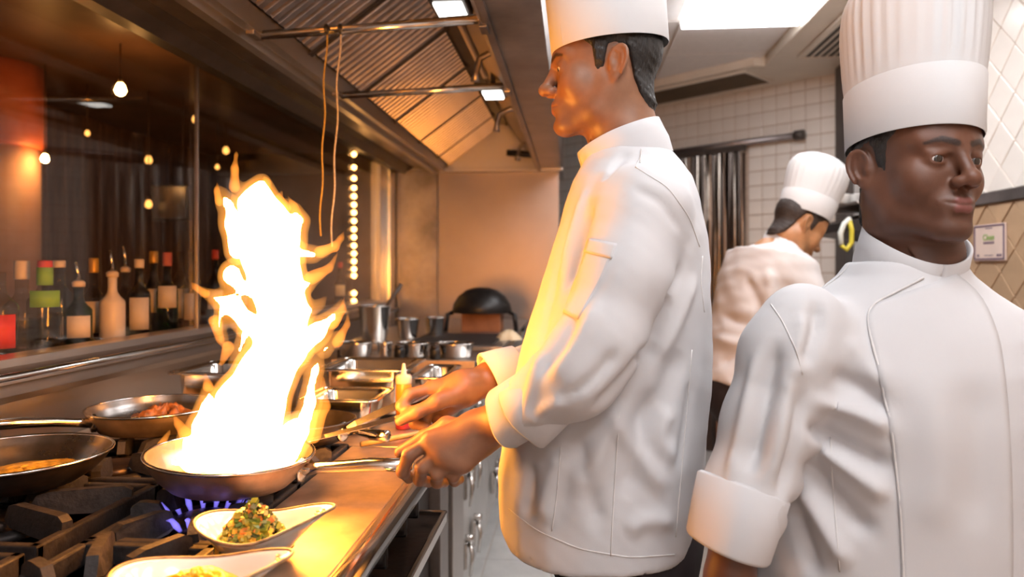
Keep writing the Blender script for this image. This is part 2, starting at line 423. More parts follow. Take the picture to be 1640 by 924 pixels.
# ------------------------------------------------------------------ left wall: steel splash wall, ledge, window to the bar
wl = struct(boxp('wall_left', (XL-.06, YF, 0), (XL, YB+.2, 1.066), 'steel', bev=0))
m = MB(); m.extrude([(XL-.06, 1.06), (XL+.055, 1.052), (XL+.06, 1.066), (XL+.035, 1.086), (XL+.03, 1.108), (XL+.012, 1.118), (XL+.01, 1.135), (XL-.03, 1.137), (XL-.06, 1.137)], 'y', YF, YB)
struct(m.build('trim_4', 'steel'))
m = MB(); m.tube([(XL+.05, YF, 1.106), (XL+.05, 2.4, 1.102), (XL+.05, YB-.5, 1.1)], .009, 8); struct(m.build('trim_5', 'steel_smooth'))
MULL = 2.242
for k, (y0, y1) in enumerate(((-1.5, .2), (.21, MULL-.004), (MULL+.004, 4.42))):
    wn = struct(boxp('window_%d' % (k+1), (XL-.014, y0, 1.135), (XL-.004, y1, 2.0), 'window_glass', bev=0))
    boxp('frame', (XL-.012, y1-.002, 1.135), (XL+.001, y1+.007, 2.0), 'trim_steel', wn, bev=.001)
# steel posts at the far end of the window
struct(boxp('trim_6', (XL-.05, 4.40, .93), (XL+.012, 4.50, 2.0), 'steel'))
struct(boxp('trim_7', (XL-.05, 4.50, .93), (XL+.05, YB, 2.0), 'steel_smooth'))
struct(boxp('wall_end', (XL-.05, YB, .0), (-.10, YB+.08, 2.5), 'steel', bev=0))
boxp('panel', (XL+.06, YB-.035, .93), (-.90, YB+.001, 1.98), 'hood_steel', bpy.data.objects['wall_end'])
boxp('panel', (-.895, YB-.012, .93), (-.10, YB+.001, 1.98), 'back_steel', bpy.data.objects['wall_end'])
# ------------------------------------------------------------------ the bar behind the window
struct(boxp('wall_bar', (-3.6, YF, 0), (-3.5, 6.7, ZCEIL), 'bar_wood', bev=0))
m = MB()
pm = MB().box((0, 0, 0), (.03, .17, 2.4), bev=.004).mesh('plank'); pm.materials.append(M['bar_wood'])
for i in range(40):
    o = link('plank', pm, None, bpy.data.objects['wall_bar']); o.location = (-3.49+random.uniform(-.006, .006), -1.2+i*.185, 1.2)
struct(boxp('wall_bar_end', (-3.6, 6.6, 0), (XL-.06, 6.7, ZCEIL), 'bar_dark', bev=0))
struct(boxp('ceiling_bar', (-3.6, YF, 2.42), (XL-.06, 6.7, 2.47), 'bar_ceiling', bev=0))
bs = thing('bar_counter', 'dark bar counter behind the window carrying the liquor bottles', 'counter', (-1.4, 2, 0))
boxp('top', (-1.78, -1.2, 1.085), (XL-.064, 4.6, 1.122), 'bar_shelf', bs)
boxp('body', (-1.72, -1.2, .01), (XL-.07, 4.6, 1.085), 'bar_dark', bs)
p = at(30, 300, y=3.6)
t = thing('column', 'pink plastered column with a red band seen through the window', 'column', (p.x-.1, 3.6, 0))
m = MB(); m.lathe([(.22, .0), (.22, 1.98)], (p.x-.15, 3.6, 0), 32); m.build('shaft', 'pillar_pink', t)
m = MB(); m.lathe([(.23, 1.975), (.245, 2.0), (.245, 2.25), (.235, 2.42)], (p.x-.15, 3.6, 0), 32); m.build('band', 'pillar_red', t)
for k, (px, py, yy, r, wh) in enumerate(((193, 145, 3.3, .026, 'brightest glowing bulb hanging above the bar'), (313, 192, 4.6, .022, 'small warm bulb near the window joint'), (238, 257, 4.6, .024, 'dim warm bulb above the yellow topped bottles'), (293, 316, 4.4, .028, 'warm bulb beside the dark screen in the bar'), (238, 328, 4.2, .022, 'warm bulb left of the dark screen in the bar'), (362, 242, 5.2, .024, 'warm bulb above the tip of the tall flame'), (72, 255, 3.6, .02, 'warm bulb right of the pink column'), (140, 214, 4.0, .015, 'faint warm bulb between the column and window joint'), (348, 268, 5.0, .016, 'faint warm bulb just left of the flame tip'))):
    p = at(px, py, y=yy)
    if p.x < -3.4: p = at(px, py, x=-3.3)
    t = thing('pendant_lamp', wh, 'lamp', p, 'lamps in the bar')
    m = MB(); m.lathe([(.002, -r), (r*.7, -r*.7), (r, 0), (r*.75, r*.8), (r*.4, r*1.4)], p, 14); m.build('bulb', 'bulb_warm' if k in (0, 6) else 'bulb_dim', t)
    m = MB(); m.lathe([(r*.45, r*1.3), (r*.5, r*2.2), (r*.2, r*2.6)], p, 12); m.build('socket', 'bar_dark', t)
    m = MB(); m.tube([p+Vector((0, 0, r*2.4)), (p.x, p.y, 2.42)], .003, 6); m.build('cord', 'bar_dark', t)
mat('screen', (.05, .055, .09), .2, 0, noise=3, vary=.5)
p = at(275, 328, y=4.3)
t = thing('wall_screen', 'dark bluish screen hanging in the bar beyond the bottles', 'screen', p)
boxp('body', (p.x-.12, 4.28, p.z-.1), (p.x+.12, 4.32, p.z+.12), 'black_plastic', t); boxp('display', (p.x-.11, 4.272, p.z-.09), (p.x+.11, 4.281, p.z+.11), 'screen', t)
# vertical string of warm lights behind the far end of the window
p = at(567, 350, x=XL-.05)
t = thing('light_string', 'vertical string of glowing warm bulbs at the far end of the window', 'light string', (p.x, p.y, 1.14))
ys = [228, 240, 262, 280, 296, 310, 324, 337, 351, 365, 378, 392, 405, 418, 431, 442, 471, 484]
m = MB(); m.tube([(p.x-.012, p.y, 1.14), (p.x-.012, p.y, 2.05)], .004, 6); m.build('wire', 'bar_dark', t)
bmh = MB().lathe([(.001, -.016), (.011, -.011), (.016, 0), (.011, .011), (.001, .016)], (0, 0, 0), 12).mesh('bulb'); bmh.materials.append(M['led_warm'])
for yy in ys:
    z = CAM_Z+(430-yy)/FPX*4.0
    o = link('bulb', bmh, None, None); o.location = (p.x, p.y, z); attach(o, t)
# ------------------------------------------------------------------ extractor hood
HZ = 1.97; HY0, HY1 = .2, YB-.02; XLIP = -.85; XRG = -.47; ZRG = 2.28; XIN = -.235; XOUT = -.08
hd = thing('extractor_hood', 'dark steel extractor hood with baffle filters over the stove line', 'hood', (-.6, 2.4, HZ))
m = MB(); m.extrude([(XL+.0, 2.03), (XL+.0, 1.985), (XL+.10, 1.955), (XL+.13, 1.985), (XL+.16, 2.0), (XL+.16, 2.06), (XL, 2.10)], 'y', HY0, HY1); m.build('wall_gutter', 'hood_dark', hd)
m = MB(); m.extrude([(XL+.16, 2.0), (XLIP-.075, 1.972), (XLIP-.07, 2.0), (XL+.16, 2.03)], 'y', HY0, HY1); m.build('underside', 'hood_steel', hd)
m = MB(); m.extrude([(XLIP-.075, 1.952), (XLIP-.045, 1.952), (XLIP-.04, 1.975), (XLIP-.012, 1.975), (XLIP-.01, 1.96), (XLIP+.012, 1.96), (XLIP+.014, 2.02), (XLIP-.075, 2.03)], 'y', HY0, HY1); m.build('lip', 'steel', hd)
m = MB(); m.extrude([(XRG-.03, ZRG-.012), (XRG+.03, ZRG-.012), (XRG+.03, ZRG+.06), (XRG-.03, ZRG+.06)], 'y', HY0, HY1); m.build('ridge_beam', 'hood_dark', hd)
m = MB(); m.extrude([(XRG+.02, ZRG+.01), (XIN, HZ+.03), (XIN+.01, HZ+.05), (XRG+.03, ZRG+.03)], 'y', HY0, HY1); m.build('inner_slope', 'hood_steel', hd)
m = MB(); m.extrude([(XIN-.012, HZ), (XIN, HZ-.012), (XIN+.02, HZ-.012), (XIN+.02, HZ), (XOUT-.02, HZ), (XOUT, HZ+.0), (XOUT, 2.62), (XOUT-.02, 2.62), (XOUT-.02, HZ+.02), (XIN-.012, HZ+.03)], 'y', HY0, HY1+.5); m.build('front_box', 'hood_steel', hd)
m = MB(); m.extrude([(XL, 2.09), (XL+.16, 2.06), (XLIP-.03, 2.035), (XRG, ZRG+.07), (XIN+.02, HZ+.08), (XOUT-.02, HZ+.1), (XOUT-.02, 2.6), (XL, 2.6)], 'y', HY0, HY1); m.build('casing', 'hood_dark', hd)
m = MB(); m.extrude([(XLIP, HZ+.01), (XRG, ZRG), (XIN+.03, HZ+.01)], 'y', HY1-.02, HY1); m.build('end_plate', 'steel', hd)
boxp('end_ledge', (XLIP-.02, HY1-.07, HZ-.012), (XIN+.16, HY1, HZ+.012), 'steel', hd)
# filters: panels of slats running from the lip up to the ridge
P0 = Vector((XLIP+.005, 0, 2.012)); P1 = Vector((XRG-.02, 0, ZRG-.008)); sl = P1-P0; L = sl.length; ang = -math.atan2(sl.z, sl.x)
R = Matrix.Rotation(ang, 3, 'Y'); nrm = R @ Vector((0, 0, -1))
bm_ = MB(); bm_.extrude([(-.016, 0), (-.012, -.014), (.012, -.014), (.016, 0), (.008, -.004), (-.008, -.004)], 'x', -L/2+.02, L/2-.02)
sm = bm_.mesh('slat'); sm.materials.append(M['baffle'])
y = .42; npan = 0
while y < 4.4:
    n = 11; pw = n*.045+.03; blank = npan in (2,)
    if blank: pw = .20
    c = (P0+P1)/2
    MBf = MB()
    MBf.box((c.x, y+.008, c.z), (L, .016, .022), R); MBf.box((c.x, y+pw-.008, c.z), (L, .016, .022), R)
    MBf.box((c.x-nrm.x*.014, y+pw/2, c.z-nrm.z*.014), (L, pw, .004), R)
    fp = MBf.build('filter', 'hood_dark' if not blank else 'hood_steel', hd)
    if blank: MB().box((c.x, y+pw/2, c.z), (L, pw-.03, .006), R).build('blank_plate', 'hood_steel', fp)
    else:
        for k in range(n):
            o = link('slat', sm, None, None); o.location = (c.x, y+.038+k*.045, c.z); o.rotation_euler = R.to_euler(); attach(o, fp)
    y += pw+.006; npan += 1
# cross bars, hung cords, lamps, nozzles
tb = []
for k, (y0, nm) in enumerate(((1.86, 'near'), (2.54, 'far'))):
    m = MB(); m.tube([(XLIP-.01, y0+.02, 1.962), (-.55, y0, 1.966), (XIN+.005, y0-.02, 1.975)], .0125, 12); m.build('cross_bar', 'steel_smooth', hd)
    for xx in (XLIP-.005, XIN): boxp('bracket', (xx-.012, y0-.03, 1.95), (xx+.012, y0+.035, 1.985), 'hood_steel', hd)
for k, (px, pz) in enumerate(((523, 378), (545, 395))):
    p = at(px, 45, y=1.86); q = at(px-10-4*k, pz, y=1.90)
    t = thing('hanging_cord', ['yellowed cord hanging left of its twin from the near cross bar', 'pale cord hanging right of its twin from the near cross bar'][k], 'cord', (p.x, p.y, q.z), 'cords on the hood bar')
    mat('cord_%d' % k, (.42, .27, .06) if k == 0 else (.5, .42, .36), .6, .2, noise=200, vary=.4)
    pts = [p+(q-p)*(i/24)+Vector((.003*math.sin(i*.8), .002*math.cos(i*.5), 0)) for i in range(25)]
    m = MB(); m.tube(pts, .0024, 8); m.build('strand', 'cord_%d' % k, t)
    m = MB(); m.lathe([(.004, .0), (.0135, -.003), (.0145, .003), (.004, .006)], (p.x, p.y, 1.966), 12, rot=Matrix.Rotation(math.pi/2, 3, 'Y')); m.build('loop', 'hood_dark', t)
for k, (px, py, yy) in enumerate(((722, 17, 2.0), (790, 152, 3.0))):
    p = at(px, py, y=yy)
    MB().box(p+Vector((0, 0, .016)), (.105, .15, .026), bev=.004).build('lamp_housing', 'hood_dark', hd)
    MB().box(p+Vector((0, 0, .0)), (.08, .12, .012), bev=.003).build('lamp_glass', 'hood_lamp', hd)
    MB().box(p+Vector((.0, 0, .09)), (.02, .02, .14)).build('lamp_stem', 'hood_dark', hd)
for k, (px, py, yy, dx) in enumerate(((768, 103, 2.5, 1), (800, 190, 3.3, 1), (833, 240, 4.1, -1))):
    p = at(px, py, y=yy)
    m = MB(); m.tube([p+Vector((.10, 0, .03)), p+Vector((.05, 0, .045)), p+Vector((0, 0, .02)), p+Vector((-.012, 0, -.03)), p+Vector((-.015, 0, -.06))], [.011, .011, .011, .012, .017], 10); m.build('nozzle', 'hood_steel', hd)
m = MB(); m.tube([(-.42, 4.45, 2.05), (-.2, 4.45, 2.03)], .02, 10); m.build('nozzle_pipe', 'hood_dark', hd)
m = MB(); m.tube([(XRG+.05, HY0+1, ZRG-.05), (XRG+.06, 3.3, ZRG-.06)], .014, 10); m.build('conduit', 'steel', hd)
# ------------------------------------------------------------------ stove and counters
ST = .93; SX0, SX1 = XL+.0, -.316; SY0, SY1 = .15, 1.56
st = thing('gas_stove', 'heavy steel gas range with cast iron grates and front rail', 'stove', (-.75, .9, 0))
m = MB(); m.extrude([(XL+.005, .14), (-.40, .14), (-.40, .9), (XL+.005, .9)], 'y', SY0, SY1); m.build('body', 'hood_steel', st)
boxp('deck', (XL+.005, SY0, .885), (-.72, SY1, .90), 'stove_pan', st)
boxp('deck', (-.72, SY0, .885), (-.51, SY1, .90), 'stove_pan', st)
boxp('front_deck', (-.50, SY0, .9), (-.318, SY1+.02, ST), 'steel_worn_flame_tint', st, bev=.002)
m = MB(); m.tube([(-.300, SY0, ST-.012), (-.300, SY1+.02, ST-.012)], .021, 16); m.build('front_rail', 'steel_smooth', st)
for yy in (SY0+.05, SY1-.02):
    for xx in (XL+.08, -.44): m = MB(); m.tube([(xx, yy, .14), (xx, yy, 0)], .022, 10); m.build('foot', 'steel', st)
boxp('control_panel', (-.402, SY0, .79), (-.392, SY1, .898), 'hood_dark', st)
tr = boxp('tray', (-.402, SY0, .770), (-.290, 1.585, .780), 'stove_pan', st)
boxp('tray_edge', (-.295, SY0, .765), (-.283, 1.588, .790), 'steel_smooth', tr)
boxp('tray_edge', (-.402, 1.578, .765), (-.283, 1.588, .790), 'steel_smooth', tr)
kb = MB(); kb.lathe([(.0, 0), (.028, 0), (.028, .008), (.021, .012), (.019, .04), (.016, .043), (.0, .043)], (0, 0, 0), 20, rot=Matrix.Rotation(math.pi/2, 3, 'Y'), cap0=False, cap1=False); kb.box((.03, 0, 0), (.03, .010, .046), bev=.003)
kme = kb.mesh('knob'); kme.materials.append(M['black_plastic'])
for yy in (.60, .85, 1.06, 1.25, 1.40, 1.51):
    o = link('knob', kme, None, None); o.location = (-.376, yy, .820); attach(o, st)
    boxp('knob_plate', (-.393, yy-.03, .79), (-.374, yy+.03, .85), 'steel', st)
boxp('divider', (-.728, SY0, .9), (-.716, SY1, .925), 'steel_worn_flame_tint', st)
def grate(cx, cy, w, d, seed):
    """one cast iron grate: dished bowl of fingers around a burner"""
    r = random.Random(seed); top = .957; h = .042
    fr = MB()
    for sx in (-1, 1): fr.box((cx+sx*(w/2-.008), cy, top-.034), (.016, d, .03), bev=.003)
    for sy in (-1, 1): fr.box((cx, cy+sy*(d/2-.008), top-.034), (w, .016, .03), bev=.003)
    g = fr.build('grate', 'cast_iron', st)
    for k in range(8):
        a = k*math.pi/4+math.pi/8; ca, sa = math.cos(a), math.sin(a)
        ro = min(w/2/max(abs(ca), 1e-3), d/2/max(abs(sa), 1e-3))*.97; ri = .055
        m = MB(); R = Matrix.Rotation(a, 3, 'Z'); t = .0095
        pts = [(ri, top-.028), (ri+.012, top-.004), (ri+.03, top), (ro-.012, top), (ro, top-.008), (ro, top-.05), (ro-.03, top-.042), (ri+.02, top-.036)]
        vs = [R @ Vector((x, s*t*(1.25 if z < top-.03 else .8), z))+Vector((cx, cy, 0)) for s in (-1, 1) for x, z in pts]; n = len(pts)
        m.add(vs, [tuple(range(n)), tuple(range(n, 2*n))[::-1]]+[(i, n+i, n+(i+1) % n, (i+1) % n) for i in range(n)])
        m.build('finger', 'cast_iron', g)
    ring = MB(); ring.lathe([(.075, .902), (.098, .903), (.1, .912), (.085, .918), (.075, .908)], (cx, cy, 0), 28, cap0=False, cap1=False); ring.build('ring', 'cast_iron', g)
    b = MB(); b.lathe([(.05, .90), (.052, .918), (.044, .924), (.03, .926), (.0, .926)], (cx, cy, 0), 24, cap1=False); b.build('burner', 'stove_pan', st)
GX0, GX1 = -.955, -.605
for k, (gx, gy) in enumerate(((GX0, 1.42), (GX0, 1.10), (GX0, .78), (GX1, 1.42), (GX1, 1.13), (GX1, .83), (GX1, .53))):
    grate(gx, gy, .40 if gx == GX0 else .205, .30, k)
# blue gas flames under the pan
m, nt, b = nodes('gas_flame'); nt.nodes.remove(b)
em = N(nt, 'ShaderNodeEmission', Color=(.25, .2, 1, 1), Strength=110)
nt.links.new(em.outputs[0], nt.nodes['Material Output'].inputs['Volume'])
gf = thing('gas_flame', 'ring of blue gas flames under the flaming pan', 'flame', (-.591, 1.15, .92))
for k in range(18):
    a = k*2*math.pi/18; c = Vector((GX1+.055*math.cos(a), 1.13+.055*math.sin(a), .918)); o_ = Vector((math.cos(a), math.sin(a), 0))
    hh = .020+.012*random.random()
    m = MB(); m.tube([c, c+o_*.010+Vector((0, 0, hh*.5)), c+o_*.02+Vector((0, 0, hh)), c+o_*.032+Vector((0, 0, hh*1.15))], [.003, .0055, .004, .0008], 8); m.build('jet', 'gas_flame', gf)
# counters beyond the stove
ctr = thing('work_counter', 'long steel work counter running from the stove to the back wall', 'counter', (-.8, 3, 0))
boxp('top', (XL+.005, SY1+.025, .90), (-.345, YB-.04, ST), 'steel_worn_flame_tint', ctr, bev=.002)
boxp('cabinet', (XL+.005, SY1+.03, .10), (-.42, YB-.04, .90), 'hood_dark', ctr)
for k, (y0, y1, mt) in enumerate(((SY1+.045, 1.70, 'hood_steel'), (1.71, 1.98, 'hood_dark'), (1.99, 2.12, 'hood_steel'), (2.14, 2.18, 'door_frame'), (2.2, 2.42, 'steel'))):
    boxp('post', (-.43, y0, .1), (-.375 if k % 2 == 0 else -.405, y1, .9), mt, ctr)
mat('fridge_panel', (.62, .6, .58), .35, .5, noise=4, vary=.08)
for k, (y0, y1) in enumerate(((2.44, 3.3), (3.32, 4.5))):
    dr = boxp('door', (-.43, y0, .14), (-.405, y1, .88), 'fridge_panel', ctr, bev=.004)
    for zz in (.30, .55, .74):
        for yo in (.12, .34):
            hm = MB(); hm.box((-.392, y0+yo, zz), (.02, .05, .10), bev=.006); hm.tube([(-.38, y0+yo+.02, zz+.05), (-.365, y0+yo, zz), (-.37, y0+yo-.02, zz-.07)], [.009, .008, .006], 8)
            hm.tube([(-.39, y0+yo, zz+.06), (-.36, y0+yo, zz+.06)], .014, 10); hm.build('latch', 'steel_smooth', dr)
# ------------------------------------------------------------------ pans on the stove
def pan(name, label, c, R, H, outer, inner, handle_dir=None, handle_len=.2, tilt=None, handle_rise=.03, rb=.72):
    """frying pan: outer wall, inner wall, rolled rim; c is the centre of the rim"""
    c = Vector(c); Rm = tilt or Matrix.Identity(3)
    t = thing(name, label, 'pan', (c.x, c.y, c.z-H), None)
    th = .0035; b = R*rb
    def prof(off): return [(.0, -H+off), (b*.6-off, -H+off), (b-off, -H+off+.002), (b+(R-b)*.45-off, -H*.66+off*.5), (b+(R-b)*.8-off, -H*.3), (R-off, 0)]
    def dens(pr):
        out = []
        for i in range(len(pr)-1):
            for k in range(3): u = k/3; out.append((pr[i][0]*(1-u)+pr[i+1][0]*u, pr[i][1]*(1-u)+pr[i+1][1]*u))
        return out+[pr[-1]]
    m = MB(); m.lathe(dens(prof(0))[1:], c, 56, rot=Rm, cap0=True, cap1=False); bd = m.build('body', outer, t)
    m = MB(); m.lathe(dens(prof(th))[1:], c, 56, rot=Rm, cap0=True, cap1=False); m.build('lining', inner, t)
    ring = [Rm @ Vector((math.cos(a*2*math.pi/56)*(R-.001), math.sin(a*2*math.pi/56)*(R-.001), .0))+c for a in range(56)]
    m = MB(); m.tube(ring, .0032, 8, closed=True); m.build('rim', 'steel_smooth' if inner != 'pan_dark' else 'pan_dark', t)
    if handle_dir is not None:
        hdv = Rm @ Vector((*handle_dir, 0)).normalized(); z = Rm @ Vector((0, 0, 1)); s0 = c+hdv*(R*.93)-z*H*.38
        pts = [s0, s0+hdv*.03+z*.006, s0+hdv*.07+z*handle_rise*.5, s0+hdv*handle_len*.6+z*handle_rise*.8, s0+hdv*handle_len*.97+z*handle_rise, s0+hdv*handle_len+z*handle_rise]
        m = MB(); m.tube(pts, [.010, .0095, .010, .0115, .012, .007], 14); h = m.build('handle', 'steel_smooth', t)
        m = MB(); m.lathe([(.012, 0), (.021, .002), (.021, .008), (.012, .011)], s0-hdv*.008, 16, rot=rot_to(hdv)); m.build('collar', 'steel_smooth', h)
    return t, c, Rm
mat('stew', (.30, .11, .035), .35, 0, noise=55, bump=(60, .6, .004), vary=.7, spec=.6)
mat('curry', (.5, .26, .03), .3, 0, noise=70, bump=(80, .6, .003), vary=.7, spec=.6)
mat('curry_yellow', (.78, .42, .02), .3, 0, noise=60, bump=(60, .5, .003), vary=.3, spec=.6)
mat('sauce', (.09, .035, .012), .15, 0, noise=30, vary=.6, spec=.7)
def lump(name, label, cat, c, r, h, material, seed, parent=None, squash=1.0, rough=.35, nn=26):
    """uneven mound of food"""
    m = MB(); rr = random.Random(seed); ph = [rr.uniform(0, 6.28) for _ in range(8)]; vs = []; fs = []; K = 44
    for i in range(nn):
        u = i/(nn-1)
        for k in range(K):
            a = 2*math.pi*k/K; rad = r*(1+.10*math.sin(3*a+ph[0])+.06*math.sin(7*a+ph[1]))*u
            z = h*(1-u**2.2)*(1+rough*math.sin(9*a*1+ph[2]+u*9)*u*(1-u)*2+rough*math.sin(u*17+ph[3]+5*a)*(1-u*.6))+h*.16*rr.uniform(-1, 1)*(1-u)
            vs.append((c[0]+rad*math.cos(a), c[1]+rad*math.sin(a)*squash, c[2]+max(z, -.001)))
    for i in range(nn-1):
        for k in range(K): fs.append((i*K+k, i*K+(k+1) % K, (i+1)*K+(k+1) % K, (i+1)*K+k))
    m.add(vs, fs, True); o = m.build(name, material, parent)
    if parent is None: tag(o, label, cat)
    return o
pan('frying_pan', 'wide steel pan with reddish stew, long handle pointing left', (-.975, 1.60, 1.009), .146, .050, 'pan_steel', 'pan_inside', (-.6, -.8), .22, handle_rise=.028, rb=.8)
lump('stew', 'reddish brown meat stew in the wide steel pan', 'food', (-.965, 1.62, .9635), .10, .034, 'stew', 3)
pan('frying_pan', 'blackened deep pan with yellow curry at left edge of the stove', (-.965, 1.165, 1.009), .150, .050, 'pan_dark', 'pan_inside', (-.25, -.97), .2, rb=.66)
lump('curry', 'oily yellow curry scraps in the blackened pan', 'food', (-.965, 1.18, .970), .098, .008, 'curry', 5)
FP_T = Matrix.Rotation(math.radians(3), 3, 'Y') @ Matrix.Rotation(math.radians(0), 3, 'X')
FPC = Vector((-.588, 1.19, 1.014))
pan('frying_pan', 'flaming steel pan held by the chef over the front burner', FPC, .138, .054, 'pan_steel', 'pan_inside', (1, .0), .19, tilt=FP_T, handle_rise=.022, rb=.72)
pan('frying_pan', 'small dark pan half hidden behind the tall flame', (-.57, 1.50, 1.005), .10, .046, 'pan_dark', 'pan_dark', (.94, -.3), .11, rb=.68, handle_rise=.0)
# ------------------------------------------------------------------ the flame: burning gas (glowing volume) around a white hot core
def fl_pt(px, py, dy): return at(px, py, y=1.19+dy)
strokes = [  # (depth offset, [(px, py, radius px), ...]) tongues of the flame
    (0, [(385, 730, 78), (395, 690, 70), (400, 650, 68), (425, 600, 58), (450, 550, 56), (455, 500, 52), (440, 450, 55), (430, 400, 62), (425, 360, 58), (415, 325, 42), (418, 302, 22), (421, 292, 12)]),
    (.03, [(380, 400, 30), (372, 360, 26), (362, 325, 16), (355, 306, 8), (352, 298, 3)]),
    (-.01, [(385, 330, 14), (380, 300, 8), (377, 275, 5), (379, 252, 2.5)]),
    (.01, [(470, 380, 24), (478, 350, 18), (474, 332, 9), (467, 320, 4)]),
    (-.02, [(470, 400, 22), (500, 405, 14), (522, 402, 9), (536, 393, 5), (541, 386, 2)]),
    (.02, [(460, 470, 24), (492, 452, 13), (510, 440, 7), (530, 432, 3)]),
    (-.03, [(470, 560, 34), (510, 530, 26), (535, 508, 15), (545, 492, 7), (548, 478, 2.5)]),
    (.0, [(520, 560, 16), (540, 540, 9), (548, 545, 4), (552, 520, 2)]),
    (.01, [(490, 500, 20), (512, 488, 10), (522, 476, 5)]),
    (-.01, [(430, 560, 20), (400, 520, 26), (375, 490, 26), (350, 478, 15), (332, 468, 8), (318, 460, 3.5), (311, 455, 1.5)]),
    (.02, [(395, 530, 20), (385, 560, 13), (378, 575, 6), (370, 588, 3)]),
    (-.02, [(360, 500, 18), (352, 520, 12), (360, 545, 7), (365, 556, 3)]),
    (.0, [(372, 440, 28), (392, 465, 18), (403, 480, 9), (412, 488, 4)]),
    (-.04, [(340, 720, 50), (330, 680, 34), (333, 650, 24), (334, 630, 12), (330, 612, 5)]),
    (-.05, [(310, 735, 36), (300, 710, 18), (292, 690, 7)]),
    (-.03, [(450, 720, 52), (475, 690, 30), (490, 670, 16), (502, 648, 7), (510, 628, 3)]),
    (.03, [(480, 690, 26), (498, 640, 20), (505, 590, 17), (512, 560, 8)]),
    (.0, [(360, 640, 26), (375, 622, 16), (392, 606, 10)]),
    (-.07, [(280, 742, 18), (270, 730, 9), (262, 722, 4)]),
]
FST = []
for dy, st_ in strokes:
    for i in range(len(st_)-1):
        a = fl_pt(st_[i][0], st_[i][1], dy); b = fl_pt(st_[i+1][0], st_[i+1][1], dy)
        k = 1.19/FPX
        FST.append((tuple(a), tuple(b), st_[i][2]*k*.93, st_[i+1][2]*k*.93))
pan_floor = FPC.z-.044
def flame_f(p):
    wv = np.stack([vnoise(p, 22, 1)*.006, vnoise(p, 22, 2)*.006, vnoise(p, 20, 3)*.005], 1)
    q = p+wv*np.clip((p[:, 2:3]-1.0)*12, 0, 1)
    d = None
    for a, b, r1, r2 in FST:
        s = np.array([1, 1.35, 1], np.float32)            # flames are a little flatter than round
        e = cone(q*s, F32(*a)*s, F32(*b)*s, r1, r2); d = e if d is None else smin(d, e, .012)
    # keep to the pan near the rim
    rr = np.hypot(p[:, 0]-FPC.x, p[:, 1]-FPC.y)-(.105+np.clip(p[:, 2]-pan_floor, 0, .5)*.75)
    d = np.where(p[:, 2] < FPC.z+.09, np.maximum(d, rr), d)
    return np.maximum(d, pan_floor-p[:, 2])
m, nt, b = nodes('flame_gas'); nt.nodes.remove(b)
em = N(nt, 'ShaderNodeEmission', Color=(1, .36, .055, 1), Strength=30)
nt.links.new(em.outputs[0], nt.nodes['Material Output'].inputs['Volume'])
flame = thing('flame', 'tall white and orange flame leaping from the held pan', 'flame', (FPC.x, FPC.y, pan_floor))
lo, hi = (-.80, 1.0, .95), (-.30, 1.40, 1.56)
v, q = sdf_mesh(flame_f, lo, hi, .0042); link('burning_gas', np_mesh('burning_gas', smooth_np(v, q, 1), q), 'flame_gas', flame)
v, q = sdf_mesh(lambda p: flame_f(p)+.0105, lo, hi, .005); link('hot_core', np_mesh('hot_core', smooth_np(v, q, 2), q), 'flame_core', flame)
wisps = [[(377, 300, 9), (376, 272, 6), (379, 250, 3), (382, 238, 1)], [(352, 325, 8), (348, 308, 5), (350, 293, 1.5)], [(478, 350, 10), (470, 330, 6), (462, 314, 2)], [(512, 403, 11), (535, 395, 8), (545, 381, 4.5), (549, 368, 1.5)],
    [(498, 446, 12), (525, 430, 7), (541, 404, 2)], [(532, 518, 12), (548, 497, 6), (551, 476, 2)], [(540, 550, 10), (556, 522, 5), (556, 498, 1.5)], [(330, 468, 8), (314, 457, 4), (305, 449, 1)], [(345, 515, 11), (352, 545, 6), (358, 562, 2)],
    [(258, 742, 14), (258, 716, 8), (272, 690, 3)], [(502, 695, 14), (520, 650, 9), (516, 606, 4)], [(302, 704, 13), (285, 680, 6), (277, 662, 2)], [(365, 556, 10), (353, 584, 4)], [(332, 620, 9), (327, 600, 3)], [(425, 310, 12), (428, 292, 6), (424, 283, 2)], [(455, 335, 12), (446, 318, 7), (452, 304, 2)]]
WST = []
for i, st_ in enumerate(wisps):
    for j in range(len(st_)-1):
        dy = .02*math.sin(i*2.3); k = 1.19/FPX
        WST.append((tuple(fl_pt(st_[j][0], st_[j][1], dy)), tuple(fl_pt(st_[j+1][0], st_[j+1][1], dy)), st_[j][2]*k, st_[j+1][2]*k))
def wisp_f(p):
    d = None; q = p+np.stack([vnoise(p, 40, 41)*.003, vnoise(p, 40, 42)*.003, vnoise(p, 40, 43)*.003], 1)
    for a, b, r1, r2 in WST: e = cone(q, a, b, r1, r2); d = e if d is None else smin(d, e, .006)
    return d
m, nt, b = nodes('flame_lick'); nt.nodes.remove(b)
em = N(nt, 'ShaderNodeEmission', Color=(1, .30, .035, 1), Strength=70); nt.links.new(em.outputs[0], nt.nodes['Material Output'].inputs['Volume'])
v, q = sdf_mesh(wisp_f, (-.80, 1.0, .95), (-.30, 1.40, 1.60), .0032); link('licking_tips', np_mesh('licking_tips', smooth_np(v, q, 1), q), 'flame_lick', flame)
